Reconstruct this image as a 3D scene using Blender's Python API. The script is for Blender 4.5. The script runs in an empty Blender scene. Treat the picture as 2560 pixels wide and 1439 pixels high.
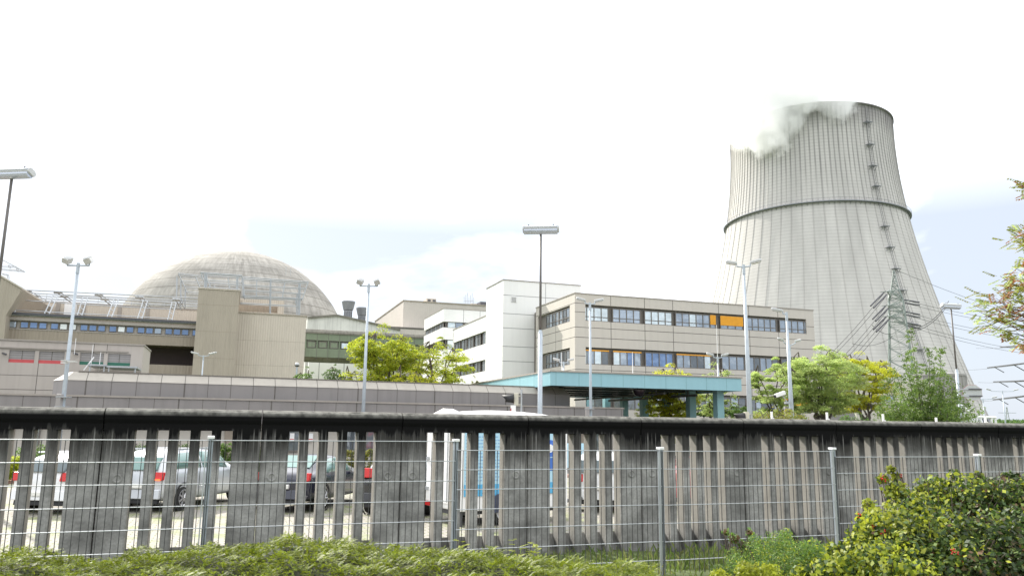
import bpy, math, random
import numpy as np
from mathutils import Vector, Matrix
R = math.radians
sc = bpy.context.scene
col = sc.collection
rnd = random.Random(11)
nr = np.random.default_rng(11)

# ------------------------------------------------------------ camera, sky, sun, exposure
FPX, PITCH, ROLL, EYE = 1950.0, R(10.15), .011, 2.2
cd = bpy.data.cameras.new("camera"); cam = bpy.data.objects.new("camera", cd); col.objects.link(cam)
cd.sensor_width = 36; cd.lens = FPX/2560*36; cd.clip_start = .1; cd.clip_end = 6000
cp, sp, cr, sr = math.cos(PITCH), math.sin(PITCH), math.cos(ROLL), math.sin(ROLL)
r0, u0, f0 = Vector((1,0,0)), Vector((0,-sp,cp)), Vector((0,cp,sp))
rt, up = r0*cr+u0*sr, u0*cr-r0*sr
cam.matrix_world = Matrix(((rt.x,up.x,-f0.x,0),(rt.y,up.y,-f0.y,0),(rt.z,up.z,-f0.z,EYE),(0,0,0,1)))
sc.camera = cam
SUN = Vector((-.52,.607,.60)).normalized()
w = bpy.data.worlds.new("World"); sc.world = w; w.use_nodes = True
nt = w.node_tree; N = nt.nodes; LK = nt.links
N.clear()
out = N.new('ShaderNodeOutputWorld'); bg = N.new('ShaderNodeBackground'); LK.new(bg.outputs[0], out.inputs[0])
bg.inputs[1].default_value = .12
sky = N.new('ShaderNodeTexSky'); sky.sky_type = 'NISHITA'; sky.sun_disc = False
sky.sun_elevation = math.asin(SUN.z); sky.sun_rotation = math.atan2(SUN.x, SUN.y)
sky.air_density = 1; sky.dust_density = 1.5
tc = N.new('ShaderNodeTexCoord'); mp = N.new('ShaderNodeMapping'); mp.inputs['Scale'].default_value = (1,1,2.6); mp.inputs['Location'].default_value = (1.3,0,.6)
LK.new(tc.outputs['Generated'], mp.inputs[0])
ns = N.new('ShaderNodeTexNoise'); ns.inputs['Scale'].default_value = 2.3; ns.inputs['Detail'].default_value = 7; ns.inputs['Roughness'].default_value = .52
ns.inputs['Distortion'].default_value = .3
LK.new(mp.outputs[0], ns.inputs['Vector'])
rp = N.new('ShaderNodeValToRGB'); rp.color_ramp.elements[0].position = .47; rp.color_ramp.elements[1].position = .76
rp.color_ramp.elements[0].color = (3.9,4.25,4.8,1); rp.color_ramp.elements[1].color = (12.5,12.5,12.6,1)
LK.new(ns.outputs[0], rp.inputs[0])
sx = N.new('ShaderNodeSeparateXYZ'); LK.new(tc.outputs['Generated'], sx.inputs[0])
hr = N.new('ShaderNodeMapRange'); hr.inputs[1].default_value = .24; hr.inputs[2].default_value = .42; hr.inputs[3].default_value = 0; hr.inputs[4].default_value = .92
LK.new(sx.outputs['Z'], hr.inputs[0])
hi = N.new('ShaderNodeMixRGB'); LK.new(hr.outputs[0], hi.inputs[0]); LK.new(rp.outputs[0], hi.inputs[1]); hi.inputs[2].default_value = (12,12.1,12.2,1)
mx = N.new('ShaderNodeMixRGB'); mx.inputs[0].default_value = .88
LK.new(sky.outputs[0], mx.inputs[1]); LK.new(hi.outputs[0], mx.inputs[2]); LK.new(mx.outputs[0], bg.inputs[0])
sd = bpy.data.lights.new("sun", 'SUN'); sd.energy = 4.2; sd.angle = R(.6); sd.color = (1,.95,.86)
so = bpy.data.objects.new("sun", sd); col.objects.link(so)
so.rotation_euler = SUN.to_track_quat('Z','Y').to_euler()
sc.view_settings.view_transform = 'Standard'; sc.view_settings.look = 'None'
sc.view_settings.exposure = .8; sc.view_settings.gamma = 1
sc.cycles.max_bounces = 24; sc.cycles.diffuse_bounces = 3; sc.cycles.transparent_max_bounces = 8; sc.cycles.volume_bounces = 24
sc.cycles.sample_clamp_indirect = 6; sc.cycles.volume_step_rate = 2.0

# ------------------------------------------------------------ survey helpers (sight lines from the place the photo was taken)
def ray(px, py):
    xc, yc = px-1280, 719.5-py
    x = xc*cr-yc*sr; y = xc*sr+yc*cr
    return x, FPX*cp-y*sp, FPX*sp+y*cp
def atY(px, py, Y):
    d = ray(px, py); t = Y/d[1]; return Vector((d[0]*t, Y, d[2]*t+EYE))
class Frame:
    def __init__(s, deg): s.a = R(deg); s.c = math.cos(s.a); s.s = math.sin(s.a)
    def w(s, u, v): return u*s.c-v*s.s, u*s.s+v*s.c
    def inv(s, X, Y): return X*s.c+Y*s.s, -X*s.s+Y*s.c
    def top(s, px, py, z):
        d = ray(px, py); t = (z-EYE)/d[2]; return s.inv(d[0]*t, d[1]*t)
    def face(s, px, py, v):
        d = ray(px, py); U, V = s.inv(d[0], d[1]); t = v/V; return U*t, d[2]*t+EYE
    def side(s, px, py, u):
        d = ray(px, py); U, V = s.inv(d[0], d[1]); t = u/U; return V*t, d[2]*t+EYE
S = Frame(19.3); G = Frame(23.5)

# ------------------------------------------------------------ materials
def new_mat(name):
    m = bpy.data.materials.new(name); m.use_nodes = True
    return m, m.node_tree.nodes, m.node_tree.links, m.node_tree.nodes['Principled BSDF']
def mat(name, c, rough=.7, metal=0, var=.12, scale=3.0, vscale=None, spec=.4, bump=0, streak=0, emit=None):
    """base colour broken up by two noises; streak adds vertical run-off marks"""
    m, n, l, b = new_mat(name)
    b.inputs['Roughness'].default_value = rough; b.inputs['Metallic'].default_value = metal
    b.inputs['Specular IOR Level'].default_value = spec
    t = n.new('ShaderNodeTexCoord')
    a = n.new('ShaderNodeTexNoise'); a.inputs['Scale'].default_value = scale; a.inputs['Detail'].default_value = 6; a.inputs['Roughness'].default_value = .6
    l.new(t.outputs['Object'], a.inputs['Vector'])
    r = n.new('ShaderNodeValToRGB'); r.color_ramp.elements[0].position = .28; r.color_ramp.elements[1].position = .72
    r.color_ramp.elements[0].color = (*[x*(1-var) for x in c],1); r.color_ramp.elements[1].color = (*[min(1,x*(1+var*.8)) for x in c],1)
    l.new(a.outputs[0], r.inputs[0]); last = r.outputs[0]
    if streak:
        mp = n.new('ShaderNodeMapping'); mp.inputs['Scale'].default_value = (3.2,3.2,.16); l.new(t.outputs['Object'], mp.inputs[0])
        q = n.new('ShaderNodeTexNoise'); q.inputs['Scale'].default_value = 1.0; q.inputs['Detail'].default_value = 5; l.new(mp.outputs[0], q.inputs['Vector'])
        g = n.new('ShaderNodeMapRange'); g.inputs[1].default_value = .48; g.inputs[2].default_value = .72; g.inputs[3].default_value = 1; g.inputs[4].default_value = 1-streak
        l.new(q.outputs[0], g.inputs[0])
        x = n.new('ShaderNodeMixRGB'); x.blend_type = 'MULTIPLY'; x.inputs[0].default_value = 1; l.new(last, x.inputs[1]); l.new(g.outputs[0], x.inputs[2]); last = x.outputs[0]
    l.new(last, b.inputs['Base Color'])
    if bump:
        bp = n.new('ShaderNodeBump'); bp.inputs['Strength'].default_value = bump; bp.inputs['Distance'].default_value = .02
        h = n.new('ShaderNodeTexNoise'); h.inputs['Scale'].default_value = scale*9; h.inputs['Detail'].default_value = 5; l.new(t.outputs['Object'], h.inputs['Vector'])
        l.new(h.outputs[0], bp.inputs['Height']); l.new(bp.outputs[0], b.inputs['Normal'])
    if emit: b.inputs['Emission Color'].default_value = (*emit[0],1); b.inputs['Emission Strength'].default_value = emit[1]
    return m
def ribbed(name, c, pitch=.35, strength=.35, streak=.1, var=.06):
    """vertically profiled metal cladding"""
    m = mat(name, c, .55, 0, var, .35, streak=streak)
    n, l = m.node_tree.nodes, m.node_tree.links; b = n['Principled BSDF']
    t = n.new('ShaderNodeTexCoord'); s = n.new('ShaderNodeSeparateXYZ'); l.new(t.outputs['Object'], s.inputs[0])
    ad = n.new('ShaderNodeMath'); l.new(s.outputs[0], ad.inputs[0]); l.new(s.outputs[1], ad.inputs[1])
    mu = n.new('ShaderNodeMath'); mu.operation = 'MULTIPLY'; mu.inputs[1].default_value = 2*math.pi/pitch; l.new(ad.outputs[0], mu.inputs[0])
    si = n.new('ShaderNodeMath'); si.operation = 'SINE'; l.new(mu.outputs[0], si.inputs[0])
    bp = n.new('ShaderNodeBump'); bp.inputs['Strength'].default_value = strength; bp.inputs['Distance'].default_value = .03
    l.new(si.outputs[0], bp.inputs['Height']); l.new(bp.outputs[0], b.inputs['Normal'])
    return m
def leafmat(name, cols, trans=.45, rough=.55, nsc=1.1):
    m, n, l, b = new_mat(name)
    g = n.new('ShaderNodeNewGeometry')
    r = n.new('ShaderNodeValToRGB'); cr_ = r.color_ramp
    while len(cr_.elements) < len(cols): cr_.elements.new(.5)
    for i, c in enumerate(cols):
        cr_.elements[i].position = i/(len(cols)-1) if len(cols) > 1 else 0; cr_.elements[i].color = (*c,1)
    l.new(g.outputs['Random Per Island'], r.inputs[0])
    t = n.new('ShaderNodeTexCoord'); q = n.new('ShaderNodeTexNoise'); q.inputs['Scale'].default_value = nsc; q.inputs['Detail'].default_value = 3
    l.new(t.outputs['Object'], q.inputs['Vector'])
    mr = n.new('ShaderNodeMapRange'); mr.inputs[1].default_value = .3; mr.inputs[2].default_value = .7; mr.inputs[3].default_value = .5; mr.inputs[4].default_value = 1.4
    l.new(q.outputs[0], mr.inputs[0])
    x = n.new('ShaderNodeMixRGB'); x.blend_type = 'MULTIPLY'; x.inputs[0].default_value = 1; l.new(r.outputs[0], x.inputs[1]); l.new(mr.outputs[0], x.inputs[2])
    l.new(x.outputs[0], b.inputs['Base Color']); b.inputs['Roughness'].default_value = rough
    tr = n.new('ShaderNodeBsdfTranslucent'); l.new(x.outputs[0], tr.inputs[0])
    mxs = n.new('ShaderNodeMixShader'); mxs.inputs[0].default_value = trans
    l.new(b.outputs[0], mxs.inputs[1]); l.new(tr.outputs[0], mxs.inputs[2]); l.new(mxs.outputs[0], n['Material Output'].inputs[0])
    return m
def glass(name, c, rough=.06, metal=.55, wob=.12):
    m = mat(name, c, rough, metal, .25, .6, spec=.8)
    n, l = m.node_tree.nodes, m.node_tree.links
    t = n.new('ShaderNodeTexCoord'); q = n.new('ShaderNodeTexNoise'); q.inputs['Scale'].default_value = .8; l.new(t.outputs['Object'], q.inputs['Vector'])
    bp = n.new('ShaderNodeBump'); bp.inputs['Strength'].default_value = wob; bp.inputs['Distance'].default_value = .3
    l.new(q.outputs[0], bp.inputs['Height']); l.new(bp.outputs[0], n['Principled BSDF'].inputs['Normal'])
    return m
M = {}
M['beige'] = mat('beige_panel', (.53,.495,.445), .6, 0, .04, .4, streak=.06)
M['seam'] = mat('dark_seam', (.12,.11,.10), .8)
M['white'] = mat('white_panel', (.80,.80,.78), .5, 0, .03, .4, streak=.04)
M['whiteseam'] = mat('grey_seam', (.30,.30,.30), .8)
M['cream'] = ribbed('cream_cladding', (.52,.48,.435), .5, .2, .05)
M['tan'] = ribbed('tan_cladding', (.37,.325,.265), .33, .5, .12)
M['tanlight'] = ribbed('light_tan_cladding', (.53,.475,.405), .33, .4, .08)
M['brown'] = ribbed('brown_cladding', (.30,.255,.205), .4, .4, .12)
M['brownd'] = mat('dark_brown_panel', (.07,.05,.045), .7)
M['greyp'] = mat('grey_purple_panel', (.235,.22,.215), .55, 0, .07, .5, streak=.12)
M['greyl'] = mat('light_grey_panel', (.30,.285,.28), .55, 0, .06, .5, streak=.08)
M['coping'] = mat('beige_coping', (.36,.335,.295), .6, 0, .08, .7, streak=.1)
M['lowb'] = mat('greyish_beige_panel', (.42,.38,.345), .6, 0, .05, .5, streak=.08)
M['teal'] = mat('teal_panel', (.27,.47,.53), .4, 0, .05, .6, streak=.05)
M['tealcol'] = mat('teal_column', (.20,.36,.38), .45, 0, .06, 1)
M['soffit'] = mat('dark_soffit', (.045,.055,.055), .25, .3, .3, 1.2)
M['green'] = mat('green_panel', (.175,.215,.145), .5, 0, .1, .5, streak=.2)
M['greentrim'] = mat('mossy_trim', (.20,.19,.16), .8, 0, .25, .6, streak=.35)
M['frame'] = mat('window_frame', (.16,.145,.13), .5)
M['framel'] = mat('window_frame_light', (.32,.29,.26), .5)
M['pane'] = glass('pane_grey_blue', (.34,.39,.45))
M['panel'] = glass('pane_bright', (.62,.70,.74), .1, .35)
M['paned'] = glass('pane_dark', (.15,.17,.19), .06, .3)
M['paneb'] = glass('pane_blue', (.16,.24,.40), .08, .5)
M['orange'] = mat('orange_blind', (.72,.33,.03), .8, 0, .08, 4)
M['wblind'] = mat('white_blind', (.75,.78,.80), .8, 0, .05, 4)
M['steel'] = mat('galvanised_steel', (.42,.44,.46), .45, .5, .12, 6)
M['steeld'] = mat('dark_steel', (.10,.10,.11), .5, .4)
M['polegrey'] = mat('blue_grey_pole', (.42,.47,.52), .5, .2, .1, 5, streak=.15)
M['polebrown'] = mat('brown_thin_pole', (.13,.12,.115), .5, .2, .1, 5)
M['lampw'] = mat('lamp_housing', (.52,.53,.54), .4, 0, .06, 6)
M['lampglass'] = mat('lamp_glass', (.50,.50,.48), .2, 0, .05, 3, spec=.7)
M['lampclear'] = mat('lamp_clear_cover', (.42,.46,.54), .15, .15, .05, 3, spec=.8)
M['concrete_t'] = None
M['bark'] = mat('bark', (.09,.07,.055), .9, 0, .3, 6, bump=.5)
M['barkg'] = mat('grey_bark', (.13,.115,.10), .9, 0, .3, 6, bump=.5)
M['tyre'] = mat('tyre_rubber', (.02,.02,.02), .8)
M['rim'] = mat('alloy_rim', (.5,.5,.52), .3, .7)
M['cargl'] = glass('car_glass', (.07,.10,.11), .05, .2, .02)
M['cargreen'] = glass('green_car_glass', (.16,.27,.25), .05, .2, .02)
M['redl'] = mat('red_light', (.50,.02,.02), .2, 0, .1, 9)
M['orangel'] = mat('orange_light', (.75,.22,.02), .3)
M['black'] = mat('black_plastic', (.015,.015,.017), .5)
M['plate'] = mat('white_plate', (.75,.75,.72), .5)
M['blue'] = mat('blue_plate', (.03,.08,.45), .5)
M['txt'] = mat('dark_blue_print', (.06,.12,.42), .5)
M['wpaint'] = mat('white_enamel', (.80,.80,.80), .35, 0, .03, 3)
M['iron'] = mat('pale_green_steel', (.25,.285,.27), .6, .2, .15, 1)
M['wire'] = mat('dark_cable', (.05,.05,.05), .6)
M['vent'] = mat('grey_vent_metal', (.26,.27,.29), .5, .3, .1, 2, streak=.2)

def nod(m): return m.node_tree.nodes, m.node_tree.links, m.node_tree.nodes['Principled BSDF']
def chain(n, l, op, a, b=None, c=None, clamp=False):
    x = n.new('ShaderNodeMath'); x.operation = op; x.use_clamp = clamp
    for i, v in enumerate((a, b, c)):
        if v is None: continue
        if isinstance(v, (int, float)): x.inputs[i].default_value = v
        else: l.new(v, x.inputs[i])
    return x.outputs[0]
def noise(n, l, vec, scale, detail=5, rough=.6, mapping=None):
    if mapping:
        mp = n.new('ShaderNodeMapping'); mp.inputs['Scale'].default_value = mapping; l.new(vec, mp.inputs[0]); vec = mp.outputs[0]
    q = n.new('ShaderNodeTexNoise'); q.inputs['Scale'].default_value = scale; q.inputs['Detail'].default_value = detail; q.inputs['Roughness'].default_value = rough
    l.new(vec, q.inputs['Vector']); return q.outputs[0]
def mrange(n, l, v, a, b, c=0., d=1.):
    g = n.new('ShaderNodeMapRange'); l.new(v, g.inputs[0])
    for i, x in enumerate((a, b, c, d)): g.inputs[i+1].default_value = x
    return g.outputs[0]
def mixc(n, l, f, a, b, mode='MIX'):
    x = n.new('ShaderNodeMixRGB'); x.blend_type = mode
    for i, v in enumerate((f, a, b)):
        if isinstance(v, (int, float)): x.inputs[i].default_value = v
        elif isinstance(v, tuple): x.inputs[i].default_value = (*v,1)
        else: l.new(v, x.inputs[i])
    return x.outputs[0]

def m_wall():
    m, n, l, b = new_mat('weathered_concrete'); b.inputs['Roughness'].default_value = .92; b.inputs['Specular IOR Level'].default_value = .06
    t = n.new('ShaderNodeTexCoord'); o = t.outputs['Object']; s = n.new('ShaderNodeSeparateXYZ'); l.new(o, s.inputs[0]); z = s.outputs[2]
    big = noise(n, l, o, 1.7, 7, .65); fine = noise(n, l, o, 28, 6, .7)
    base = mixc(n, l, mrange(n, l, big, .36, .62), (.155,.153,.148), (.40,.394,.38))
    base = mixc(n, l, mrange(n, l, fine, .35, .7, 0, .45), base, (.13,.125,.12))
    # soot under the cap, running down in drips of uneven length
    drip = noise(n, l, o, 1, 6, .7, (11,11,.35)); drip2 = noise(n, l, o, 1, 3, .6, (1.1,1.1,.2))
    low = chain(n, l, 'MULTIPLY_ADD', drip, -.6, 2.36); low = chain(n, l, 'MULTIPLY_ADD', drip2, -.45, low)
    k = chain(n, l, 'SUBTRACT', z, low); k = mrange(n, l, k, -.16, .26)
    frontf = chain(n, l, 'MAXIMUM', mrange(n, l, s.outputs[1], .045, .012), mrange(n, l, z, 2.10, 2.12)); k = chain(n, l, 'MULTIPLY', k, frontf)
    lit_reveal = chain(n, l, 'MULTIPLY', mrange(n, l, s.outputs[1], .03, .06), mrange(n, l, z, 2.125, 2.115)); lit_reveal = chain(n, l, 'MULTIPLY', lit_reveal, mrange(n, l, z, .55, .75)); base = mixc(n, l, chain(n, l, 'MULTIPLY', lit_reveal, .7), base, (.34,.325,.295))  # slot reveals coloured lighter: their sunlit look painted in, plus cleaner sheltered concrete
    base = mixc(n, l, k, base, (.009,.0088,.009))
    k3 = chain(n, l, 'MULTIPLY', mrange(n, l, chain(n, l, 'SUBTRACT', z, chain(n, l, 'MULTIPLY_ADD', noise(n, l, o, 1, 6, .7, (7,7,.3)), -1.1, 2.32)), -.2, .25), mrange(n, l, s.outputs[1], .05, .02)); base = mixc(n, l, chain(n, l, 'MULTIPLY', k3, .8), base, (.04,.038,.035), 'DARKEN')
    # pale lime runs
    lime = noise(n, l, o, 1, 2, .5, (30,30,.35)); lz = mrange(n, l, z, 1.6, 1.9); lz2 = mrange(n, l, z, 2.16, 2.06)
    lm = chain(n, l, 'MULTIPLY', mrange(n, l, lime, .60, .68, 0, .5), chain(n, l, 'MULTIPLY', lz, lz2))
    base = mixc(n, l, lm, base, (.30,.29,.28))
    # dark foot
    ft = chain(n, l, 'MULTIPLY', mrange(n, l, z, .62, .2), mrange(n, l, noise(n, l, o, 5, 5), .35, .6))
    base = mixc(n, l, ft, base, (.03,.03,.028))
    # lichen-pale top of the cap
    tp = chain(n, l, 'MULTIPLY', mrange(n, l, z, 2.30, 2.355), mrange(n, l, noise(n, l, o, 9, 6), .35, .6, .35, 1))
    base = mixc(n, l, tp, base, (.21,.205,.185))
    l.new(base, b.inputs['Base Color'])
    bp = n.new('ShaderNodeBump'); bp.inputs['Strength'].default_value = .5; bp.inputs['Distance'].default_value = .012
    l.new(fine, bp.inputs['Height']); l.new(bp.outputs[0], b.inputs['Normal'])
    return m
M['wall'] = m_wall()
def m_shell():
    m, n, l, b = new_mat('cooling_tower_concrete'); b.inputs['Roughness'].default_value = .9; b.inputs['Specular IOR Level'].default_value = .15
    t = n.new('ShaderNodeTexCoord'); o = t.outputs['Object']; s = n.new('ShaderNodeSeparateXYZ'); l.new(o, s.inputs[0])
    z = s.outputs[2]; ang = chain(n, l, 'ARCTAN2', s.outputs[1], s.outputs[0])
    st = noise(n, l, o, 1, 5, .6, (.12,.12,.012)); mot = noise(n, l, o, .06, 6, .6)
    base = mixc(n, l, mrange(n, l, st, .3, .7), (.43,.418,.402), (.57,.553,.53))
    base = mixc(n, l, mrange(n, l, mot, .35, .7, 0, .35), base, (.44,.425,.405))
    # formwork lifts
    fr = chain(n, l, 'FRACT', chain(n, l, 'DIVIDE', z, 1.6)); ln = chain(n, l, 'LESS_THAN', fr, .22)
    base = mixc(n, l, chain(n, l, 'MULTIPLY', ln, .22), base, (.22,.21,.2))
    # dark run-off along the ribs, strong above the gallery
    def ribs(k, ph, wd):
        a = chain(n, l, 'FRACT', chain(n, l, 'MULTIPLY_ADD', ang, k/(2*math.pi), ph)); return chain(n, l, 'LESS_THAN', chain(n, l, 'ABSOLUTE', chain(n, l, 'SUBTRACT', a, .5)), wd)
    up1 = mrange(n, l, z, 84, 125, 0, 1); up2 = mrange(n, l, z, 106, 122, 0, .8)
    rn = mrange(n, l, noise(n, l, o, 1, 4, .6, (.3,.3,.05)), .3, .65, .4, 1)
    k1 = chain(n, l, 'MAXIMUM', chain(n, l, 'MULTIPLY', chain(n, l, 'MULTIPLY', ribs(58, .5, .085), up1), rn), chain(n, l, 'MULTIPLY', ribs(58, .5, .02), .35))
    k2 = chain(n, l, 'MULTIPLY', chain(n, l, 'MULTIPLY', ribs(58, 0, .07), up2), rn)
    kk = chain(n, l, 'MAXIMUM', k1, k2)
    base = mixc(n, l, chain(n, l, 'MULTIPLY', kk, .6), base, (.15,.145,.145))
    # sooty rim
    rm = chain(n, l, 'MULTIPLY_ADD', noise(n, l, o, 1, 4, .6, (.25,.25,.03)), 14, z); rm = mrange(n, l, rm, 148, 162)
    base = mixc(n, l, chain(n, l, 'MULTIPLY', rm, .75), base, (.10,.09,.10))
    l.new(base, b.inputs['Base Color'])
    return m
M['shell'] = m_shell()
def m_dome():
    m, n, l, b = new_mat('dome_concrete'); b.inputs['Roughness'].default_value = .9; b.inputs['Specular IOR Level'].default_value = .15
    t = n.new('ShaderNodeTexCoord'); o = t.outputs['Object']; s = n.new('ShaderNodeSeparateXYZ'); l.new(o, s.inputs[0])
    z = chain(n, l, 'DIVIDE', s.outputs[2], 33.05); th = chain(n, l, 'ARCCOSINE', chain(n, l, 'MINIMUM', z, 1)); ang = chain(n, l, 'ARCTAN2', s.outputs[1], s.outputs[0])
    cv = n.new('ShaderNodeCombineXYZ'); l.new(chain(n, l, 'MULTIPLY', ang, 9), cv.inputs[0]); l.new(chain(n, l, 'MULTIPLY', th, 2.6), cv.inputs[1])
    st = noise(n, l, cv.outputs[0], 2.4, 6, .7); mot = noise(n, l, o, .12, 6, .65)
    band = noise(n, l, cv.outputs[0], 1, 3, .5, (.15,3.,1))
    base = mixc(n, l, mrange(n, l, st, .38, .62), (.42,.40,.365), (.24,.228,.207))
    base = mixc(n, l, mrange(n, l, mot, .42, .65, 0, .6), base, (.45,.427,.388))
    base = mixc(n, l, mrange(n, l, band, .40, .65, 0, .6), base, (.21,.20,.18))
    f1 = chain(n, l, 'FRACT', chain(n, l, 'DIVIDE', th, .098)); l1 = chain(n, l, 'LESS_THAN', f1, .07)
    f2 = chain(n, l, 'FRACT', chain(n, l, 'MULTIPLY', ang, 72/(2*math.pi))); l2 = chain(n, l, 'MULTIPLY', chain(n, l, 'LESS_THAN', f2, .045), .3)
    base = mixc(n, l, chain(n, l, 'MULTIPLY', chain(n, l, 'MAXIMUM', l1, l2), .75), base, (.13,.12,.105))
    l.new(base, b.inputs['Base Color']); return m
M['dome'] = m_dome()
def m_pavers():
    m, n, l, b = new_mat('mossy_pavers'); b.inputs['Roughness'].default_value = .9
    t = n.new('ShaderNodeTexCoord'); o = t.outputs['Object']
    br = n.new('ShaderNodeTexBrick'); br.inputs['Scale'].default_value = 1; br.inputs['Brick Width'].default_value = .24; br.inputs['Row Height'].default_value = .16
    br.inputs['Mortar Size'].default_value = .014; br.inputs['Color1'].default_value = (.31,.285,.265,1); br.inputs['Color2'].default_value = (.26,.24,.225,1); br.inputs['Mortar'].default_value = (.13,.14,.07,1)
    l.new(o, br.inputs['Vector'])
    c = mixc(n, l, mrange(n, l, noise(n, l, o, .9, 7, .65), .50, .66, 0, .85), br.outputs[0], (.16,.20,.05))
    c = mixc(n, l, mrange(n, l, noise(n, l, o, 6, 4, .6), .45, .7, 0, .35), c, (.25,.23,.17))
    l.new(c, b.inputs['Base Color']); return m
M['pavers'] = m_pavers()
M['grass'] = mat('grass_soil', (.08,.11,.035), .95, 0, .35, 2.5, bump=.6)
M['asphalt'] = mat('asphalt', (.11,.105,.10), .9, 0, .15, 2)

# ------------------------------------------------------------ mesh building
class MB:
    def __init__(s, off=(0,0,0)): s.v, s.f, s.m, s.off = [], [], [], Vector(off)
    def add(s, vs, fs, m=0):
        k = len(s.v); s.v += [tuple(Vector(p)-s.off) for p in vs]; s.f += [tuple(i+k for i in q) for q in fs]; s.m += [m]*len(fs); return s
    def box(s, x0, x1, y0, y1, z0, z1, m=0):
        if x0 > x1: x0, x1 = x1, x0
        if y0 > y1: y0, y1 = y1, y0
        if z0 > z1: z0, z1 = z1, z0
        return s.add([(x0,y0,z0),(x1,y0,z0),(x1,y1,z0),(x0,y1,z0),(x0,y0,z1),(x1,y0,z1),(x1,y1,z1),(x0,y1,z1)],
            [(0,3,2,1),(4,5,6,7),(0,1,5,4),(1,2,6,5),(2,3,7,6),(3,0,4,7)], m)
    def tube(s, a, b, ra, rb=None, n=8, m=0, cap=True):
        a, b = Vector(a), Vector(b); rb = ra if rb is None else rb; d = b-a
        if d.length < 1e-6: return s
        q = d.to_track_quat('Z','Y'); X, Y = q@Vector((1,0,0)), q@Vector((0,1,0)); vs = []
        for p, r in ((a,ra),(b,rb)):
            for i in range(n):
                t = 2*math.pi*(i+.5)/n; vs.append(p+X*math.cos(t)*r+Y*math.sin(t)*r)
        fs = [(i,(i+1)%n,n+(i+1)%n,n+i) for i in range(n)]
        if cap: fs += [tuple(range(n-1,-1,-1)), tuple(range(n,2*n))]
        return s.add(vs, fs, m)
    def path(s, pts, r, n=6, m=0, r2=None):
        r2 = r if r2 is None else r2; k = len(pts)-1
        for i in range(k): s.tube(pts[i], pts[i+1], r+(r2-r)*i/k, r+(r2-r)*(i+1)/k, n, m, cap=(i in (0,k-1)))
        return s
    def prism(s, pts, axis, a, b, m=0):
        """pts: 2-D outline; axis 'x','y','z' = extrusion axis from a to b"""
        def P(p, t): return {'z':(p[0],p[1],t),'y':(p[0],t,p[1]),'x':(t,p[0],p[1])}[axis]
        n = len(pts); vs = [P(p,a) for p in pts]+[P(p,b) for p in pts]
        return s.add(vs, [(i,(i+1)%n,n+(i+1)%n,n+i) for i in range(n)]+[tuple(range(n-1,-1,-1)),tuple(range(n,2*n))], m)
    def lathe(s, prof, c=(0,0,0), n=24, m=0, axis='z'):
        vs = []
        for r, z in prof:
            for i in range(n):
                t = 2*math.pi*i/n; x, y = r*math.cos(t), r*math.sin(t)
                vs.append((c[0]+x,c[1]+y,c[2]+z) if axis == 'z' else (c[0]+z,c[1]+x,c[2]+y) if axis == 'x' else (c[0]+x,c[1]+z,c[2]+y))
        fs = [(j*n+i,j*n+(i+1)%n,(j+1)*n+(i+1)%n,(j+1)*n+i) for j in range(len(prof)-1) for i in range(n)]
        return s.add(vs, fs, m)
    def build(s, name, mats, parent=None, smooth=False, fix=True, bevel=0):
        me = bpy.data.meshes.new(name); me.from_pydata(s.v, [], s.f); 
        if not isinstance(mats, (list,tuple)): mats = [mats]
        for m in mats: me.materials.append(m)
        if len(mats) > 1: me.polygons.foreach_set('material_index', s.m)
        if fix:
            import bmesh
            bm = bmesh.new(); bm.from_mesh(me); bmesh.ops.recalc_face_normals(bm, faces=bm.faces); bm.to_mesh(me); bm.free()
        if smooth: me.polygons.foreach_set('use_smooth', [True]*len(me.polygons))
        me.update()
        o = bpy.data.objects.new(name, me); col.objects.link(o)
        if parent: o.parent = parent
        if bevel:
            b = o.modifiers.new('bevel','BEVEL'); b.width = bevel; b.segments = 2; b.limit_method = 'ANGLE'
        return o
def thing(name, label, cat, loc=(0,0,0), rz=0, group=None):
    o = bpy.data.objects.new(name, None); col.objects.link(o); o.location = loc; o.rotation_euler = (0,0,rz)
    o['label'] = label; o['category'] = cat; o['kind'] = 'thing'
    if group: o['group'] = group
    return o
def tag(o, label, cat, group=None, kind=None):
    if label: o['label'] = label
    if cat: o['category'] = cat
    if group: o['group'] = group
    if kind: o['kind'] = kind
    return o
def struct(name, mb, m, rz=0, **k):
    o = mb.build(name, m, None, **k); o['kind'] = 'structure'; o.rotation_euler = (0,0,rz); return o
def kids(o): return [c for c in bpy.data.objects if c.parent == o]
def copy_tree(o, parent=None, ch=None):
    c = o.copy(); col.objects.link(c); c.parent = parent
    for k in kids(o): copy_tree(k, c)
    return c
def site(fr, u, v, name, label, cat, group=None, z=0):
    X, Y = fr.w(u, v); return thing(name, label, cat, (X,Y,z), fr.a, group)

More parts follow.
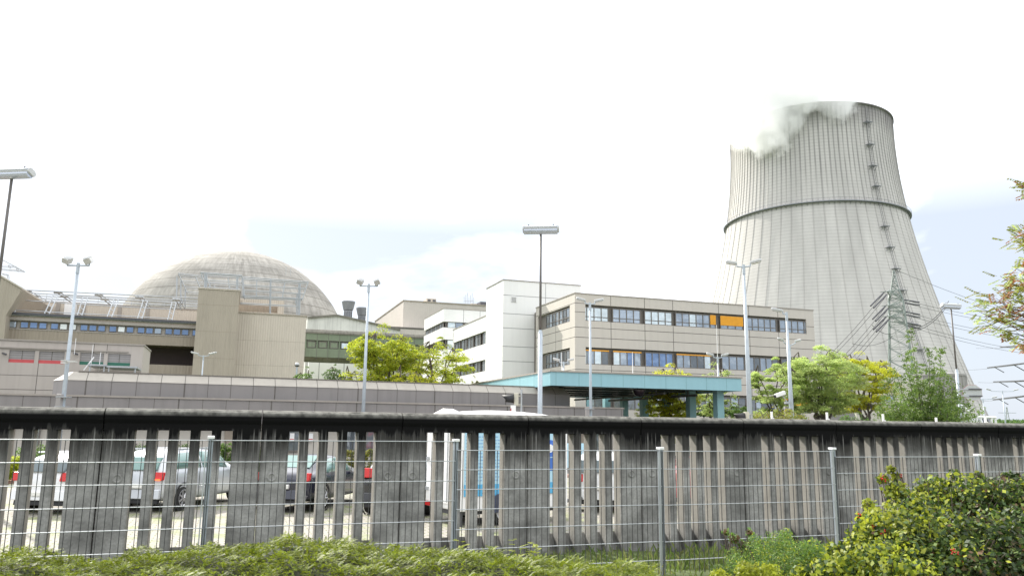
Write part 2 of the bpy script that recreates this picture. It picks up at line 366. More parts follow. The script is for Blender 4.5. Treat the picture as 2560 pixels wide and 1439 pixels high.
def leafmesh(name, P, Nn, size, m, parent, asp=.5, jit=.4):
    """rhombic leaves at points P (n,3) with normals Nn"""
    n = len(P); sz = size*(1+nr.uniform(-jit,jit,(n,1)))
    d = nr.normal(size=(n,3)); a = np.cross(Nn, d); a /= np.linalg.norm(a,axis=1,keepdims=True)+1e-9; b = np.cross(Nn, a); b /= np.linalg.norm(b,axis=1,keepdims=True)+1e-9
    V = np.empty((n,4,3)); V[:,0] = P-a*sz; V[:,1] = P-b*sz*asp; V[:,2] = P+a*sz; V[:,3] = P+b*sz*asp
    return rawquads(name, V.reshape(-1,3), m, parent)
def rawquads(name, V, m, parent):
    nv = len(V); nq = nv//4; me = bpy.data.meshes.new(name)
    me.vertices.add(nv); me.vertices.foreach_set('co', V.astype(np.float32).ravel())
    me.loops.add(nv); me.loops.foreach_set('vertex_index', np.arange(nv,dtype=np.int32))
    me.polygons.add(nq); me.polygons.foreach_set('loop_start', np.arange(0,nv,4,dtype=np.int32)); me.polygons.foreach_set('loop_total', np.full(nq,4,dtype=np.int32))
    me.materials.append(m); me.update(calc_edges=True); me.validate()
    o = bpy.data.objects.new(name, me); col.objects.link(o)
    if parent: o.parent = parent
    return o
def blob(c, r, n, flat=1., shell=.35):
    """points in a flattened ball, denser towards the skin"""
    d = nr.normal(size=(n,3)); d /= np.linalg.norm(d,axis=1,keepdims=True)
    q = nr.uniform(0,1,(n,1))**shell; p = d*q*r; p[:,2] *= flat
    return p+np.array(c), d
# ------------------------------------------------------------ ground
WV = 10.95                                            # line of the concrete wall
mb = MB(); mb.add([(-3000,-400,-.03),(3000,-400,-.03),(3000,5000,-.03),(-3000,5000,-.03)], [(0,1,2,3)]); struct('ground', mb, M['grass'])
mb = MB(); mb.add([(-60,11.2,0),(60,11.2,0),(60,34,0),(-60,34,0)], [(0,1,2,3)]); struct('parking_lot', mb, M['pavers'], S.a)
mb = MB(); mb.add([(-60,34,-.004),(120,34,-.004),(120,60,-.004),(-60,60,-.004)], [(0,1,2,3)]); struct('road', mb, M['asphalt'], S.a)
mb = MB()                                             # raised verge on this side of the wall
nu, nv_ = 90, 24; vs = []
for j in range(nv_+1):
    for i in range(nu+1):
        u = -30+i*.9; v = -12+j*(WV+.24+12)/nv_
        z = .62-.18*max(0,min(1,(v-8)/2.5))-.012*max(0,u)+.05*math.sin(u*1.7+v)*math.cos(v*1.3-u*.4)
        vs.append((u,v,z))
mb.add(vs, [(j*(nu+1)+i,j*(nu+1)+i+1,(j+1)*(nu+1)+i+1,(j+1)*(nu+1)+i) for j in range(nv_) for i in range(nu)])
struct('grass_verge', mb, M['grass'], S.a, smooth=True)
mb = MB(); mb.box(-60,120,33.6,34,-.05,.12); struct('kerb', mb, mat('reddish_kerb',(.42,.25,.2),.8), S.a)

# ------------------------------------------------------------ concrete wall: precast panels with five slots
us = [S.face(x, 1200, WV)[0] for x in (245,655,1008,1328,1617,1877,2106,2317,2507)]
pit = (us[-1]-us[0])/8
root = site(S, us[0], WV, 'concrete_wall', 'soot-stained concrete wall of slotted precast panels with a rounded top', 'wall')
uw0 = us[0]
for k in range(-3, 10):
    a = k*pit+.008; b = (k+1)*pit-.008; W = b-a; e = .375*W/2; sw = .15*W/2; sl = (W-2*e-5*sw)/4
    mb = MB(); h = .004*rnd.uniform(-1,1)
    def pier(x0, x1, z0, z1, c=.018):
        mb.prism([(x0+c,0),(x1-c,0),(x1,c),(x1,.26-c),(x1-c,.26),(x0+c,.26),(x0,.26-c),(x0,c)], 'z', z0, z1)
    pier(a, a+e, -.3, 2.12); pier(b-e, b, -.3, 2.12)
    for i in range(4):
        x0 = a+e+(i+1)*sw+i*sl; pier(x0, x0+sl, -.3, 2.12, .022)
    prof = [(0,2.12),(.26,2.12),(.28,2.20),(.30,2.29),(.27,2.355),(.21,2.385),(.13,2.392),(.05,2.385),(-.005,2.355),(-.03,2.30),(-.022,2.25),(0,2.20)]
    mb.prism([(p[0],p[1]+(h if p[1] > 2.15 else 0)) for p in prof], 'x', a, b)
    mb.prism([(.25,-.3),(.25,.66),(.10,.30),(.10,-.3)], 'x', a+e-.02, b-e+.02)
    for x in (a+e*.5, b-e*.5):
        if rnd.random() < .8: mb.lathe([(.055,0),(.06,-.008),(.045,-.012),(.03,-.004),(.0,-.004)], (x+rnd.uniform(-.03,.03),0,1.53), 14, axis='y')
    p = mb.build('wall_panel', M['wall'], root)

# ------------------------------------------------------------ welded wire fence
FV = 8.3
pu = [S.face(x, 1200, FV)[0] for x in (519,1137,1652,2085,2449)]
fp = (pu[-1]-pu[0])/4; pu = [pu[0]-2*fp, pu[0]-fp]+pu+[pu[-1]+fp]
tops = {0:1.845,1:1.845,2:1.845,3:1.845}
ztop = [S.face(565,1100,FV)[1]]*3+[S.face(1400,1125,FV)[1]]+[S.face(1870,1127,FV)[1]]+[S.face(2250,1141,FV)[1]]*2
ptop = [S.face(520,1090,FV)[1]]*3+[S.face(1137,1098,FV)[1],S.face(1650,1118,FV)[1],S.face(2082,1119,FV)[1],S.face(2447,1135,FV)[1],S.face(2447,1137,FV)[1]]
fence = site(S, pu[0], FV, 'wire_mesh_fence', 'galvanised welded wire mesh fence with steel posts in front of the concrete wall', 'fence')
for i in range(len(pu)-1):
    mb = MB(); a = pu[i]-pu[0]+.01; b = pu[i+1]-pu[0]-.01; zt = ztop[i]; zb = .42
    for k in range(8):
        z = zt-.205*k
        if z < .35: break
        for dy in (-.006,.006): mb.tube((a,dy-.035,z),(b,dy-.035,z),.0042,n=6,cap=False)
    nw = 38
    for k in range(nw+1):
        x = a+(b-a)*(k/nw); mb.tube((x,-.035,zb),(x+rnd.uniform(-.002,.002),-.035,zt+.003),.0043,n=4,cap=False,m=1)
    mb.build('mesh_panel', [M['steel'],M['wire']], fence)
mp_ = mat('painted_post', (.33,.37,.41), .5, .3, .18, 6, streak=.2)
for i, x in enumerate(pu):
    if i in (0,): continue
    x -= pu[0]; zt = ptop[i]; zt = zt if zt < 9 else zt
    mb = MB(); mb.box(x-.02,x+.025,-.028,.032,.1,zt-.02)
    p = mb.build('post', mp_, fence, bevel=.004)
    mb = MB(); mb.box(x-.03,x+.035,-.04,.042,zt-.022,zt+.006); mb.build('post_cap', M['wpaint'], p, bevel=.004)
    mb = MB(); mb.box(x-.055,x-.026,-.052,-.042,.15,zt-.03) if i > 3 else mb.box(x-.042,x-.03,-.052,-.042,.5,zt-.1); mb.build('clamp_strip', M['steel'], p)

# ------------------------------------------------------------ facade helpers
def front(v): return lambda s, d: (s, v-d)
def left(u): return lambda s, d: (u-d, s)
def fbox(mb, mp, s0, s1, d0, d1, z0, z1, m=0):
    a = mp(s0,d0); b = mp(s1,d1); mb.box(a[0],b[0],a[1],b[1],z0,z1,m)
def hseam(mb, mp, s0, s1, z, w=.05, m=1): fbox(mb, mp, s0, s1, -.01, .004, z-w/2, z+w/2, m)
def vseam(mb, mp, s, z0, z1, w=.05, m=1): fbox(mb, mp, s-w/2, s+w/2, -.01, .0055, z0, z1, m)
def window(parent, off, mp, s0, s1, z0, z1, n=4, tz=None, frame='frame', pane='pane', rec=.14, bw=.07, blind=None, bfrac=1., bm='orange'):
    f = MB(off); d0, d1 = -rec-.02, -rec+.06
    fbox(f, mp, s0, s1, d0, d1, z0, z0+bw); fbox(f, mp, s0, s1, d0, d1, z1-bw, z1)
    xs = [s0+(s1-s0)*i/n for i in range(n+1)]
    for i, x in enumerate(xs):
        if i == 0: fbox(f, mp, x, x+bw, d0, d1-.003, z0+bw, z1-bw)
        elif i == n: fbox(f, mp, x-bw, x, d0, d1-.003, z0+bw, z1-bw)
        else: fbox(f, mp, x-bw/2, x+bw/2, d0, d1-.003, z0+bw, z1-bw)
    if tz: fbox(f, mp, s0+bw, s1-bw, d0, d1-.006, tz-.03, tz+.03)
    fo = f.build('window', M[frame], parent)
    ps = [pane]*n if isinstance(pane, str) else pane
    for i in range(n):
        p = MB(off); fbox(p, mp, xs[i]+.035, xs[i+1]-.035, -rec-.01, -rec+.012, z0+.03, z1-.03); p.build('pane', M[ps[i]], fo)
    if blind:
        a, b = blind; q = MB(off); fbox(q, mp, s0+(s1-s0)*a, s0+(s1-s0)*b, -rec+.065, -rec+.09, z1-(z1-z0)*bfrac, z1-.02); q.build('blind', M[bm], fo)
    return fo

# ------------------------------------------------------------ office block (beige, three storeys)
ou, ov = S.top(1437,733,13.7); OZ = 13.7
ou1 = S.face(2033,778,ov)[0]; od = 9.3
off = (ou,ov,0)
office = site(S, ou, ov, 'office_building', 'beige three-storey office block with ribbon windows and some orange blinds, right of the white tower', 'building')
F_, L_ = front(ov), left(ou)
zr = lambda y: S.face(1445, y, ov)[1]
rows = [(zr(800),zr(759)), (zr(909),zr(866)), (zr(909)-(zr(800)-zr(909))-0.05, zr(866)-(zr(759)-zr(866))-.05)]
core = MB(off); core.box(ou+.3,ou1-.02,ov+.3,ov+14,0,OZ-.3); core.build('core', M['frame'], office)
zs = [OZ]+[q for r in rows for q in (r[1],r[0])]+[-.5]
wl = MB(off)
for i in range(0, len(zs), 2):
    wl.box(ou,ou1,ov,ov+.3,zs[i+1],zs[i]); wl.box(ou,ou+.3,ov+.3,ov+od,zs[i+1],zs[i]); wl.box(ou1-.3,ou1,ov+.3,ov+14,zs[i+1],zs[i])
wl.box(ou+.001,ou+1.0,ov+.001,ov+.3,0,OZ-.5); wl.box(ou+.001,ou+.3,ov+.3,ov+1.1,0,OZ-.5); wl.box(ou1-.9,ou1-.001,ov+.001,ov+.3,0,OZ-.5); wl.box(ou1-.3,ou1-.001,ov+.3,ov+14,0,OZ-.5)
wl.box(ou+.001,ou+.3,ov+od-.5,ov+od,0,OZ-.5)
for y in (779,817,842,888.5): hseam(wl, F_, ou, ou1, zr(y)) if y not in (779,888.5) else hseam(wl, F_, ou, ou+1, zr(y))
for z in (zr(817),zr(842)): hseam(wl, L_, ov, ov+od, z)
for z in (zr(817)-3.62,zr(842)-3.62): hseam(wl, F_, ou, ou1, z); hseam(wl, L_, ov, ov+od, z)
hseam(wl, F_, ou, ou+1, zr(757)); hseam(wl, L_, ov, ov+od, zr(757)); hseam(wl, F_, ou1-.9, ou1, zr(779))
for x in (1528,1613,1684,1799,1875,1948):
    s = S.face(x,860,ov)[0]
    for i in range(0,len(zs),2): vseam(wl, F_, s, zs[i+1], zs[i])
vseam(wl, L_, ov+4.3, zs[3]+.01, zs[2])
wl.build('wall', [M['beige'],M['seam']], office)
rf = MB(off); rf.box(ou-.05,ou1+.05,ov-.05,ov+.4,OZ,OZ+.08); rf.box(ou-.05,ou+.4,ov+.4,ov+od,OZ,OZ+.08); rf.box(ou1-.4,ou1+.05,ov+.4,ov+14,OZ,OZ+.08); rf.box(ou+.4,ou1-.4,ov+.4,ov+14,OZ-.3,OZ-.2)
rf.build('roof', M['framel'], office)
bx = [(1450,1522.5),(1532.5,1603),(1612.5,1682),(1690,1776),(1802,1858.5),(1867,1942),(1949.5,2026)]
pn1 = [['panel']*4,['pane','pane','pane','pane'],['panel']*4,['pane','pane','panel','pane','pane'],['pane']*3,['pane']*5,['pane']*5]
pn2 = [['panel','pane','panel','paned'],['panel','pane','paneb','pane'],['paneb']*4,['pane','pane','paned','paned','panel'],['pane']*3,['pane','paned','pane','pane','paned'],['paned']*5]
for r, (z0, z1) in enumerate(rows):
    for i, (xa, xb) in enumerate(bx):
        s0 = S.face(xa,800,ov)[0]; s1 = S.face(xb,800,ov)[0]; n = (4,4,4,5,3,5,5)[i]
        kw = {}
        if r == 0 and i == 4: kw = dict(blind=(0,1), bfrac=.72)
        if r == 1 and i in (0,1,3): kw = dict(blind=(0,1), bfrac=.10)
        if r == 2 and i == 6: kw = dict(blind=(0,1), bfrac=.45)
        window(office, off, F_, s0, s1, z0, z1-.18, n, (z0+(z1-z0)*.27) if r == 0 else None, pane=(pn1,pn2,[['paned','pane','paned','paned','pane'][:n] for n in (4,4,4,5,3,5,5)])[r][i], **kw)
        if r == 0 and i == 3: window(office, off, F_, s1+.02, s1+.62, z0, z1-.18, 1, z0+(z1-z0)*.27, pane='pane', blind=(0,1), bfrac=.72)
    s0 = S.side(1431,800,ou)[0]; s1 = S.side(1362.5,800,ou)[0]
    h = (s0+s1)/2; window(office, off, L_, min(s0,s1), h, z0, z1-.12, 4, z0+.45, pane=['paned','pane','paned','pane']); window(office, off, L_, h+.06, max(s0,s1), z0, z1-.12, 4, z0+.45, pane=['pane','paned','pane','paned'])

# ------------------------------------------------------------ white stair tower and white wing
tu, tv = S.top(1258.5,699.5,16.5); off = (tu,tv,0); tu1 = S.face(1452,715,tv)[0]
tower = site(S, tu, tv, 'stair_tower', 'tall windowless white panelled stair tower beside the beige office block', 'building')
mb = MB(off); mb.box(tu,tu1,tv,tv+5.5,-.5,16.5); FT = front(tv); zt = lambda y: S.face(1262,y,tv)[1]
for y in (737,783,819,865,902): hseam(mb, FT, tu, tu1, zt(y), .06)
vseam(mb, FT, S.face(1364,740,tv)[0], zt(783), 16.5); mb.build('wall', [M['white'],M['whiteseam']], tower)
mb = MB(off); mb.box(tu-.06,tu1+.06,tv-.06,tv+5.5,16.5,16.58); mb.build('roof', M['framel'], tower)
mb = MB(off); s = S.face(1284,748,tv)[0]; z = S.face(1284,748,tv)[1]
mb.box(s-.28,s+.28,tv-.05,tv+.05,z-.28,z+.28)
for k in range(5): mb.box(s-.24,s+.24,tv-.07,tv-.05,z-.24+k*.1,z-.19+k*.1,1)
mb.build('ventilation_grille', [M['white'],M['whiteseam']], tower)
wu = tu+.12; wv0 = tv+5.5; wv1 = S.side(1133,831,wu)[0]; off = (wu,wv0,0)
wing = site(S, wu, wv0, 'white_wing', 'white three-storey wing with dark ribbon windows running back from the stair tower', 'building')
LW = left(wu); zw = lambda y: S.side(1240,y,wu)[1]
W1 = (zw(850),zw(817)); W2 = (zw(921),zw(891)); W3 = (W2[0]-3.6,W2[1]-3.6)
mb = MB(off); mb.box(wu+.4,tu1,wv0,wv1-.05,-.5,13.5); mb.build('core', M['frame'], wing)
mb = MB(off); zs = [13.7,W1[1],W1[0],W2[1],W2[0],W3[1],W3[0],-.5]
for i in range(0,8,2): mb.box(wu,wu+.4,wv0,wv1,zs[i+1],zs[i])
sA = S.side(1240.5,835,wu)[0]; mb.box(wu+.001,wu+.4,wv0,sA,0,13); mb.box(wu+.001,wu+.4,wv1-.3,wv1,0,13); mb.box(wu,tu1,wv1-.3,wv1,-.5,13.7)
mb.build('wall', M['white'], wing)
mb = MB(off); mb.box(wu-.05,wu+.4,wv0,wv1+.05,13.7,13.78); mb.build('roof', M['framel'], wing)
zz = lambda x: (x/3.598+820)
for (xa, xb) in ((1445,1510),(1378,1435),(1310,1362),(1245,1297),(1190,1238),(1137,1180)):
    a = S.side(zz(xb),840,wu)[0]; b = S.side(zz(xa),840,wu)[0]
    for (z0,z1) in (W1,W2,W3): window(wing, off, LW, a, b, z0, z1, 2, None, pane=['paned','pane'], rec=.2, **(dict(blind=(0,1), bfrac=.6, bm='wblind') if xa == 1445 and z0 == W1[0] else {}))

bu, bv = S.top(1109,771,17); off = (bu,bv,0); bu1 = S.face(1242,778,bv)[0]; bv1 = S.top(1066,797.6,17)[1]
back = site(S, bu, bv, 'white_back_block', 'white block with one dark window band behind the white wing', 'building')
zb = lambda y: S.face(1112,y,bv)[1]
B1 = (zb(818),zb(803)); B2 = (zb(872),zb(848))
mb = MB(off); mb.box(bu+.4,bu1,bv+.4,bv1-.1,0,16.8); mb.build('core', M['frame'], back)
mb = MB(off); zs = [17,B1[1],B1[0],B2[1],B2[0],-.5]
for i in range(0,6,2): mb.box(bu,bu1,bv,bv+.4,zs[i+1],zs[i]); mb.box(bu,bu+.4,bv+.4,bv1,zs[i+1],zs[i])
for x in (1159,1200): vseam(mb, front(bv), S.face(x,790,bv)[0], B1[1], 17, .06)
mb.build('wall', [M['white'],M['whiteseam']], back)
mb = MB(off); mb.box(bu-.05,bu1,bv-.05,bv+.4,17,17.08); mb.box(bu-.05,bu+.4,bv+.4,bv1,17,17.08); mb.build('roof', M['framel'], back)
fb = front(bv); lb = left(bu)
for (z0,z1) in (B1,B2):
    for k in range(3): window(back, off, fb, bu+.6+k*2.3, bu+2.7+k*2.3, z0, z1, 2, pane=['panel','pane'], rec=.2)
    for k in range(4): window(back, off, lb, bv+.5+k*2.5, bv+2.8+k*2.5, z0, z1, 2, pane=['paned','pane'], rec=.2)

# ------------------------------------------------------------ machine hall far behind
hu, hv = S.top(1009,752,30); off = (hu,hv,0); hu1 = S.face(1245,763,hv)[0]; hv1 = S.top(949,804.5,30)[0+1]
hall = site(S, hu, hv, 'machine_hall', 'huge windowless cream machine hall rising behind the white blocks', 'building')
mb = MB(off); mb.box(hu,hu1+8,hv,hv1,-1,30); mb.build('wall', M['cream'], hall)
mb = MB(off); mb.box(hu-.15,hu1+8,hv-.15,hv+.5,30,30.25); mb.box(hu-.15,hu+.5,hv+.5,hv1,30,30.25); mb.build('roof', M['tan'], hall)
mb = MB(off); s0 = S.face(1178.5,760,hv+12)[0]; s1 = S.face(1222,760,hv+12)[0]; mb.box(s0,s1,hv+12,hv+22,30,S.face(1178.5,757.5,hv+12)[1]); mb.build('roof_housing', M['tanlight'], hall)
mb = MB(off); s0 = S.face(1066,750,hv+6)[0]; s1 = S.face(1091,750,hv+6)[0]; zt_ = S.face(1078,745.5,hv+6)[1]; mb.box(s0,s1,hv+6,hv+9,30,zt_)
for k in range(2): mb.box(s0+.3+k*(s1-s0)/2,s0+(k+1)*(s1-s0)/2-.2,hv+5.9,hv+6,30.2,zt_-.3,1)
mb.build('cooling_unit', [M['tanlight'],M['steeld']], hall)
mb = MB(off); s0 = S.face(1201,752,hv+8)[0]; s1 = S.face(1226,752,hv+8)[0]; mb.box(s0,s1,hv+8,hv+11,30,S.face(1210,754,hv+8)[1]); mb.build('cooling_unit', M['steeld'], hall)
mb = MB(off)
for k in range(7):
    x = S.face(1160+k*4,757,hv+2)[0]; mb.tube((x,hv+2,30),(x,hv+2,32.2+(k%3)*.5),.07,n=4)
x0 = S.face(1160,757,hv+2)[0]; mb.tube((x0,hv+2,31.2),(x,hv+2,31.4),.06,n=4); mb.build('railing', M['steel'], hall)
au, av = S.face(960,822,hv-4)[0], hv-4; off = (au,av,0)
ann = site(S, au, av, 'hall_annex', 'low cream annex at the foot of the machine hall behind the green bridge', 'building')
mb = MB(off); zA = S.face(1040,820,av)[1]; mb.box(au-14,S.face(1075,822,av)[0],av,av+4,-1,zA); mb.box(au-14,S.face(1075,822,av)[0],av-.1,av,zA-.25,zA+.1,1); mb.build('wall', [M['cream'],M['seam']], ann)

# ------------------------------------------------------------ green connecting bridge
gu, gv = S.top(765,820,20); off = (gu,gv,0); gu1 = S.face(1083,838,gv)[0]; gu0 = gu-4
zg = lambda y: S.face(768,y,gv)[1]
bridge = site(S, gu, gv, 'green_link_bridge', 'green panelled enclosed link bridge with small windows behind the yellow-green trees', 'bridge')
FG = front(gv)
mb = MB(off); g1, g2 = zg(869), zg(849)
mb.box(gu0,gu1,gv,gv+4.5,zg(891),g1); mb.box(gu0,gu1,gv,gv+4.5,g2,zg(832)); mb.box(gu0,gu1,gv+.35,gv+4.5,g1,g2)
npan = int((gu1-gu0)/2.05)
for k in range(npan+1):
    x = gu0+k*2.05
    vseam(mb, FG, x, zg(891), g1, .08); vseam(mb, FG, x, g2, zg(832), .08); mb.box(x-.1,x+.1,gv+.02,gv+.35,g1,g2)
    vseam(mb, FG, x, zg(900), zg(891)-.02, .06)
hseam(mb, FG, gu0, gu1, g2, .07); mb.build('wall', [M['green'],M['seam']], bridge)
mb = MB(off); zt_ = zg(820); zb_ = zg(832); mb.prism([(gv-.15,zb_),(gv-.15,zt_-.6),(gv+.25,zt_-.1),(gv+.9,zt_),(gv+4.6,zt_),(gv+4.6,zb_)], 'x', gu0, gu1+.3); mb.build('roof', M['greentrim'], bridge)
mb = MB(off); mb.prism([(gv-.02,zg(891)-.02),(gv+.8,zg(900)),(gv+4.5,zg(900)),(gv+4.5,zg(891)-.02)], 'x', gu0, gu1); mb.build('soffit', M['greentrim'], bridge)
mb = MB(off)
for x in (gu1-3, gu0+1): mb.box(x-.7,x+.7,gv+1,gv+3.5,-1,zg(899))
mb.build('support', M['greentrim'], bridge)
for k in range(npan-1):
    x = gu0+k*2.05+.35
    f = MB(off); f.box(x,x+1.45,gv+.1,gv+.2,g1+.1,g1+.22); f.box(x,x+1.45,gv+.1,gv+.2,g2-.32,g2-.2); f.box(x,x+.1,gv+.1,gv+.2,g1+.22,g2-.32); f.box(x+1.35,x+1.45,gv+.1,gv+.2,g1+.22,g2-.32)
    fo = f.build('window', M['frame'], bridge)
    p = MB(off); p.box(x+.08,x+1.37,gv+.14,gv+.18,g1+.2,g2-.3); p.build('pane', M['panel'] if k > 3 and k % 5 != 4 else M['green'], fo)

# ------------------------------------------------------------ gabled hall with two exhaust heads
gv2 = 166.; pts = [S.face(x,y,gv2) for x,y in ((769,796),(842,789.6),(916,806),(1000,826))]
off = (pts[0][0],gv2,0)
gab = site(S, pts[0][0], gv2, 'gabled_hall', 'weathered white gabled hall behind the green link bridge', 'building')
mb = MB(off); pp = [(pts[0][0],0)]+[(a,b) for a,b in pts]+[(pts[3][0],0)]; mb.prism(pp, 'y', gv2, gv2+14); mb.build('wall', mat('stained_white_render',(.62,.62,.58),.8,0,.1,.3,streak=.25), gab)
mb = MB(off)
for (a,b),(c,d) in zip(pts,pts[1:]): mb.prism([(a,b),(c,d),(c,d+.35),(a,b+.35)], 'y', gv2-.4, gv2+14)
mb.build('roof', M['greentrim'], gab)
for i, (px, yt, yb, wd) in enumerate(((871.5,753,803,33),(905.5,769,812,30))):
    vv = gv2+4+i*3; s, zt_ = S.face(px, yt, vv); zb_ = S.face(px, yb, vv)[1]; rr = wd/2/1981*175; X, Y = S.w(s, vv)
    ex = thing('exhaust_vent', ('larger grey mushroom-shaped exhaust vent nearest the dome','smaller grey mushroom-shaped exhaust vent right of its taller neighbour')[i], 'vent', (X,Y,zb_-1), 0, 'exhaust vents on the gabled hall')
    H = zt_-zb_+1
    mb = MB(); mb.lathe([(0,H),(rr*.96,H),(rr,H-.15),(rr*.72,H*.64),(rr*.5,H*.62),(0,H*.62)], n=28); mb.build('hood', M['vent'], ex, smooth=False)
    mb = MB(); mb.lathe([(rr*.52,H*.62),(rr*.52,0)], n=20)
    for k in range(10):
        t = k*.628; mb.box(rr*.56*math.cos(t)-.1,rr*.56*math.cos(t)+.1,rr*.56*math.sin(t)-.1,rr*.56*math.sin(t)+.1,0,H*.62)
    mb.lathe([(rr*.6,H*.62),(rr*.62,H*.58),(rr*.6,H*.54)], n=20); mb.build('stack', M['vent'], ex)
vv = gv2-3; s0 = S.face(772,910,vv)[0]; s1 = S.face(960,910,vv)[0]
lo = site(S, s0, vv, 'white_plinth_building', 'pale low building under the green link bridge', 'building')
mb = MB((s0,vv,0)); zt_ = S.face(800,896,vv)[1]; mb.box(s0,s1,vv,vv+2.5,-1,zt_)
for k in range(3): mb.box(s0+2+k*5,s0+2.12+k*5,vv-.03,vv,0,zt_,1)
mb.build('wall', [M['white'],M['whiteseam']], lo)

# ------------------------------------------------------------ reactor dome
dm = thing('reactor_dome', 'huge weathered concrete reactor dome with dark ring seams behind the tan buildings', 'dome', (-79.94,223.49,18.68))
mb = MB(); mb.lathe([(33*math.sin(t),33*math.cos(t)) for t in [i*math.pi/2/44 for i in range(0,45)]], n=144); mb.build('shell', M['dome'], dm, smooth=True)
mb = MB(); mb.lathe([(33,0),(33,-20)], n=96); mb.build('drum', M['dome'], dm, smooth=True)
mb = MB()
for t in (.55,.62): 
    p = Vector((33*math.sin(.75)*math.cos(t-1.2),33*math.sin(.75)*math.sin(t-1.2),33*math.cos(.75))); mb.tube(p,p+Vector((0,0,2.2)),.06,n=4)
mb.build('lightning_rod', M['steel'], dm)
# ------------------------------------------------------------ left complex
cu, cv = S.top(497.4,721,20.5); cu1 = S.face(599.7,728,cv)[0]; off = (cu,cv,0)
tanc = site(S, cu, cv, 'tan_stair_tower', 'tan windowless stair tower with ribbed cladding in front of the dome', 'building')
zc = lambda y: S.face(590,y,cv)[1]
mb = MB(off); mb.box(cu,cu1,cv,cv+9,-1,20.5)
for y in (765,831,897): hseam(mb, front(cv), cu, cu1, zc(y), .07)
mb.build('wall', [M['tan'],M['brown']], tanc)
mb = MB(off); mb.box(cu-.1,cu1+.1,cv-.1,cv+9,20.5,20.65); mb.build('roof', M['tanlight'], tanc)
ku, kv = S.top(600.5,782,18); ku1 = S.face(766.5,790,kv)[0]; off = (ku,kv,0)
blk = site(S, ku, kv, 'light_tan_block', 'light tan windowless block to the right of the tan stair tower', 'building')
zk = lambda y: S.face(605,y,kv)[1]
mb = MB(off); mb.box(ku-2,ku1,kv,kv+16,-1,18)
for y in (849,911): hseam(mb, front(kv), ku-2, ku1, zk(y), .05)
mb.build('wall', [M['tanlight'],M['tan']], blk)
mb = MB(off); mb.box(ku-2,ku1+.12,kv-.12,kv+.5,18,18.16); mb.box(ku1-.4,ku1+.12,kv+.5,kv+16,18,18.16); mb.build('roof', M['tan'], blk)
pv = kv+4.5; p0 = S.face(600,745,pv); p1 = S.face(711,752,pv); pb = S.face(640,763,pv)[1]
mb = MB(off); mb.box(p0[0]-2,p1[0],pv,pv+.4,pb,p0[1]); mb.box(p1[0]-.9,p1[0],pv,pv+.4,17.9,pb); mb.box(p0[0]-2,p1[0]-.9,pv,pv+.4,17.9,18.9); mb.box(p1[0]-.4,p1[0],pv+.4,pv+6,17.9,p0[1]); mb.box(p0[0]-2,p1[0]-.4,pv+2.5,pv+2.8,18,p0[1]-.1,1)
mb.build('roof_parapet', [M['tanlight'],M['brown']], blk)

bu_, bv_ = S.top(16,783,16); bv_ = cv+2.2; bu0 = S.face(16,786,bv_)[0]; bz = lambda y: S.face(22,y,bv_)[1]; bu1_ = cu+.5; off = (bu0,bv_,0)
br = site(S, bu0, bv_, 'brown_ribbon_building', 'long brown building with one ribbon of small blue windows and steel rafters on its roof', 'building')
zt_ = bz(785); zwt, zwb = bz(799), bz(819); zsb = bz(847)
# the photo's floor lines drop away to the right a little; heights are taken at the left corner
mb = MB(off); mb.box(bu0,bu1_,bv_,bv_+.5,zwt+.35,zt_); mb.box(bu0,bu1_,bv_,bv_+.5,zsb,zwb); mb.box(bu0,bu1_,bv_+.5,bv_+12,zsb,zt_-.3); mb.build('wall', M['brown'], br)
mb = MB(off); mb.box(bu0,bu1_,bv_-.12,bv_+.2,zwt,zwt+.35); mb.box(bu0,bu1_,bv_-.06,bv_+.2,zwb-.15,zwb-.02); mb.build('band', M['framel'], br)
mb = MB(off); mb.box(bu0-.1,bu1_,bv_-.25,bv_+.6,zt_,zt_+.3); mb.build('gutter', M['steeld'], br)
mb = MB(off); mb.box(bu0,bu1_,bv_+4,bv_+4.3,6,zsb); mb.box(bu0,bu1_,bv_+.5,bv_+4,5.7,6); mb.box(bu1_-.5,bu1_,bv_+.5,bv_+4,6,zsb); mb.build('recess', M['brownd'], br)
mb = MB(off); zlw = S.face(400,911,bv_+.3)[1]; mb.box(bu0,bu1_,bv_+.2,bv_+.5,-1,zlw); mb.build('lower_wall', M['brown'], br)
k = 0; x = bu0+.3
fm = MB(off); fm.box(bu0,bu1_,bv_+.3,bv_+.45,zwb-.02,zwt); fm.build('window_backing', M['framel'], br)
kinds = ['paneg','b','b','b','b','w','w','b','b','b','b','w','b','b','b']
while x < bu1_-.9:
    f = MB(off); f.box(x,x+.95,bv_+.18,bv_+.3,zwb+.1,zwt-.1); fo = f.build('window', M['frame'], br)
    p = MB(off); p.box(x+.1,x+.85,bv_+.14,bv_+.2,zwb+.16,zwt-.22); p.build('pane', M['wblind'] if kinds[k%15] == 'w' else M['pane'] if kinds[k%15]=='paneg' else M['paneb'], fo)
    x += 1.05 if k%3 else 1.35; k += 1
uv_ = bv_+15; q0 = S.face(50,751,uv_); off = (q0[0],uv_,0)
ub = site(S, q0[0], uv_, 'set_back_upper_building', 'pale tan set-back storey seen through the steel rafters above the ribbon building', 'building')
mb = MB(off); mb.box(q0[0],cu+2,uv_,uv_+8,0,q0[1]); mb.box(q0[0]-.1,cu+2,uv_-.1,uv_+.4,q0[1],q0[1]+.2,1)
for x in (145,210,300,370): s = S.face(x,770,uv_)[0]; mb.box(s-.25,s+.25,uv_-.15,uv_,0,q0[1]-.1,1)
mb.build('wall', [M['tanlight'],M['framel']], ub)
